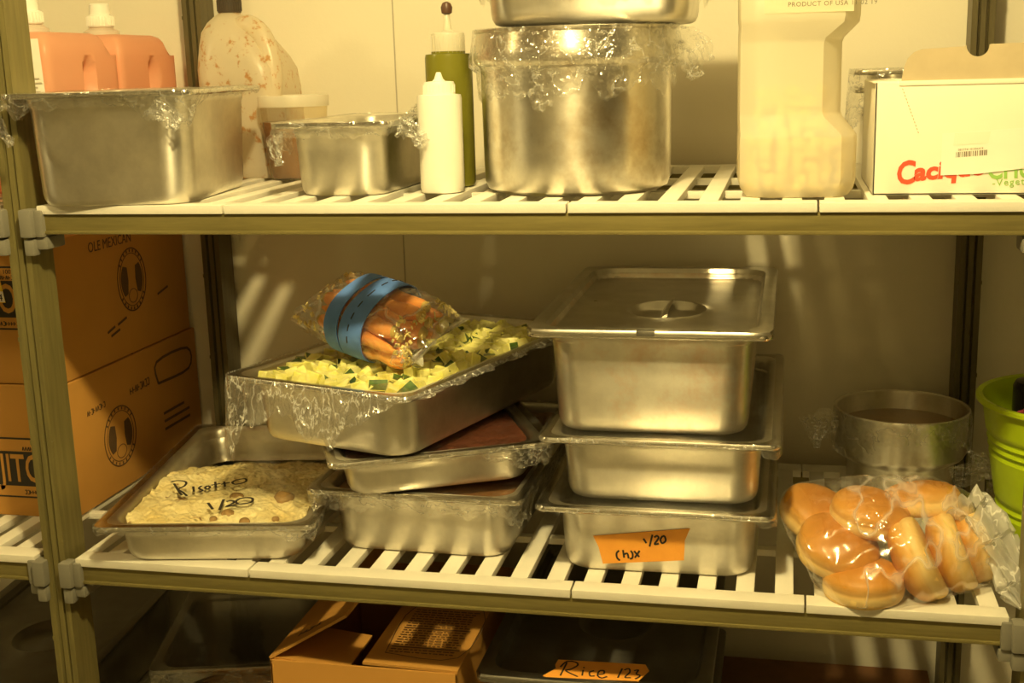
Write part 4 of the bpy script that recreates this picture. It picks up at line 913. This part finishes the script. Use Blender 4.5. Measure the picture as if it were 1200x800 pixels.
# ------------------------------------------------------------------ bucket
bk = thing('bucket', 'lime green ribbed plastic bucket at the right end of the middle shelf', 'bucket', (.707, .315, 0)); bm = bmesh.new()
pr = [(.078, .0005), (.084, .002), (.0855, .006)]
for z in [.012 + .006 * i for i in range(31)]:
    r_ = .0855 + (.1115 - .0855) * z / .2
    if 'x': r_ += (-.0042 if any(abs(z - q) < .0031 for q in (.126, .138, .150, .036, .048)) else 0)
    pr.append((r_, z))
pr += [(.1115, .198), (.1165, .1985), (.1185, .201), (.1185, .206), (.116, .2085), (.111, .207), (.1075, .19), (.083, .008), (.03, .006)]
lathe(bm, [(r_ * 1.27, z) for r_, z in pr], 80, cap0=True, cap1=True); obj('body', bm, M_lime, bk)
t = thing('black_bottle', 'shiny black bottle standing inside the lime bucket', 'bottle', (.648, .355, .0075)); bm = bmesh.new()
lathe(bm, [(.028, 0), (.031, .003), (.032, .01), (.032, .13), (.027, .15), (.025, .16)], 36, cap0=True, cap1=True); obj('body', bm, M_black, t)
bm = bmesh.new(); lathe(bm, [(.029, .155), (.0335, .158), (.0345, .17), (.0345, .205), (.031, .212), (.02, .215)], 36, cap0=True, cap1=True); obj('cap', bm, M_black, t)
t = thing('brush', 'tool with a ribbed pink grip leaning in the lime bucket', 'brush', (.626, .322, .166)); bm = bmesh.new()
path = [(-.018 + .0045 * i, 0, .001 + .0022 * i) for i in range(20)]; tube(bm, path, [.0085 + (.0013 if i % 2 else 0) for i in range(20)], 16); obj('grip', bm, M_pink, t)
bm = bmesh.new(); tube(bm, [(-.014, 0, .0005), (-.024, -.004, -.02), (-.015, -.01, -.07), (.03, -.02, -.152)], [.0075, .0085, .009, .006], 12); obj('shaft', bm, M_black, t)

# ------------------------------------------------------------------ bottom shelf
LB = (-.4705, -.178, .048, .44, LOW, -.1655)
t = thing('cardboard_box', 'open brown cardboard box with a printed panel on the bottom shelf', 'box', ((LB[0] + LB[1]) / 2, LB[2], LB[4])); w2, dd, hh = (LB[1] - LB[0]) / 2, LB[3] - LB[2], LB[5] - LB[4]; th = .004
bm = bmesh.new()
for a in ((-w2, w2, 0, th), (-w2, w2, dd - th, dd), (-w2, -w2 + th, 0, dd), (w2 - th, w2, 0, dd)): box(bm, *a, 0, hh, bev=.001)
box(bm, -w2, w2, 0, dd, 0, th, bev=.001); obj('body', bm, M_card, t)
def flap(name, hinge_x, sgn, width, ang, ly0=.002, ly1=None, cut=0):
    ly1 = ly1 or dd - .002; c, s = math.cos(ang), math.sin(ang); fr = Frame((hinge_x, 0, hh), (sgn * c, 0, s), (0, 1, 0)); bm = bmesh.new()
    pts = [(0, ly0), (width, ly0 + cut), (width, ly1 - cut), (0, ly1)]
    n = Vector((-s * sgn, 0, c)); V0 = [Vector((hinge_x + sgn * c * a, b, hh + s * a)) for a, b in pts]; A = [bm.verts.new(p) for p in V0]; B = [bm.verts.new(p + n * .004) for p in V0]
    bm.faces.new(A); bm.faces.new(B[::-1])
    for i in range(4): bm.faces.new((A[i], A[(i + 1) % 4], B[(i + 1) % 4], B[i]))
    return obj(name, bm, M_card, t, False)
fl1 = flap('flap', -w2, 1, .146, R(31), cut=.004)
fl2 = flap('flap', w2, -1, .146, R(1.2))
flap('flap', -w2 + .004, 1, .118, R(-6), ly0=.004, ly1=.12)
bm = bmesh.new(); fr = Frame((0, 0, hh + .0072), (1, 0, 0), (0, 1, 0)); x0, x1, y0, y1 = .025, .138, .036, .20
strokes(bm, fr, [[(x0, y0), (x1, y0), (x1, y1), (x0, y1), (x0, y0)]], .0012, .0003)
rg = random.Random(9)
for k in range(19):
    y = y0 + .006 + k * .0082; 
    if k in (2, 10): strokes(bm, fr, [[(x0 + .003, y), (x1 - .003, y)]], .0026, .0004)
    else:
        x = x0 + .004
        while x < x1 - .012:
            l = rg.uniform(.003, .011); strokes(bm, fr, [[(x, y), (x + l, y)]], .0022, .0004); x += l + .0022
obj('printed_panel', bm, M_ink_soft, t, False)
bm = bmesh.new(); s_, c_ = math.sin(R(31)), math.cos(R(31)); fr = Frame((-w2, 0, hh), (c_, 0, s_), (0, 1, 0)); fr.o += fr.n * .0043; scribble(bm, fr, .045, .03, 5, .011); obj('marking', bm, M_ink_soft, fl1, False)
# dark film-wrapped pan, round pot, trays, brown box
a = pan('food_pan', 'dark film-wrapped pan on the bottom shelf behind the left post', .265, .325, .15, (-.66, .36, LOW), .25, M_steel_dk)
skirt(a, .265, .325, .15, lambda x, y: .05, amp=.006, seed=71, m=M_wrap, tuck=.01)
inset('round steel pot with rim on the bottom shelf left of the cardboard box', (-.585, .135, LOW), [(.075, .0005), (.088, .002), (.092, .012), (.094, .118), (.098, .124), (.101, .127), (.100, .1295), (.094, .128), (.09, .11), (.089, .012), (.03, .004)], M_steel_dk)
bm = bmesh.new(); lathe(bm, [(.088, .01), (.0895, .108), (.001, .110)], 40, cap0=True, cap1=True); o = obj('orange_soup', bm, plain('orange_soup', (.55, .26, .06), .4, var=.2), loc=(-.585, .135, LOW)); tag(o, 'orange soup in the round pot on the bottom shelf', 'soup', kind='stuff')
a = pan('food_pan', 'dark steel pan at the lower left corner, bottom shelf', .325, .53, .15, (-1.02, .32, LOW), .1, M_steel_dk); lid(a, .325, .53, .1505, False, M_steel_dk, False)
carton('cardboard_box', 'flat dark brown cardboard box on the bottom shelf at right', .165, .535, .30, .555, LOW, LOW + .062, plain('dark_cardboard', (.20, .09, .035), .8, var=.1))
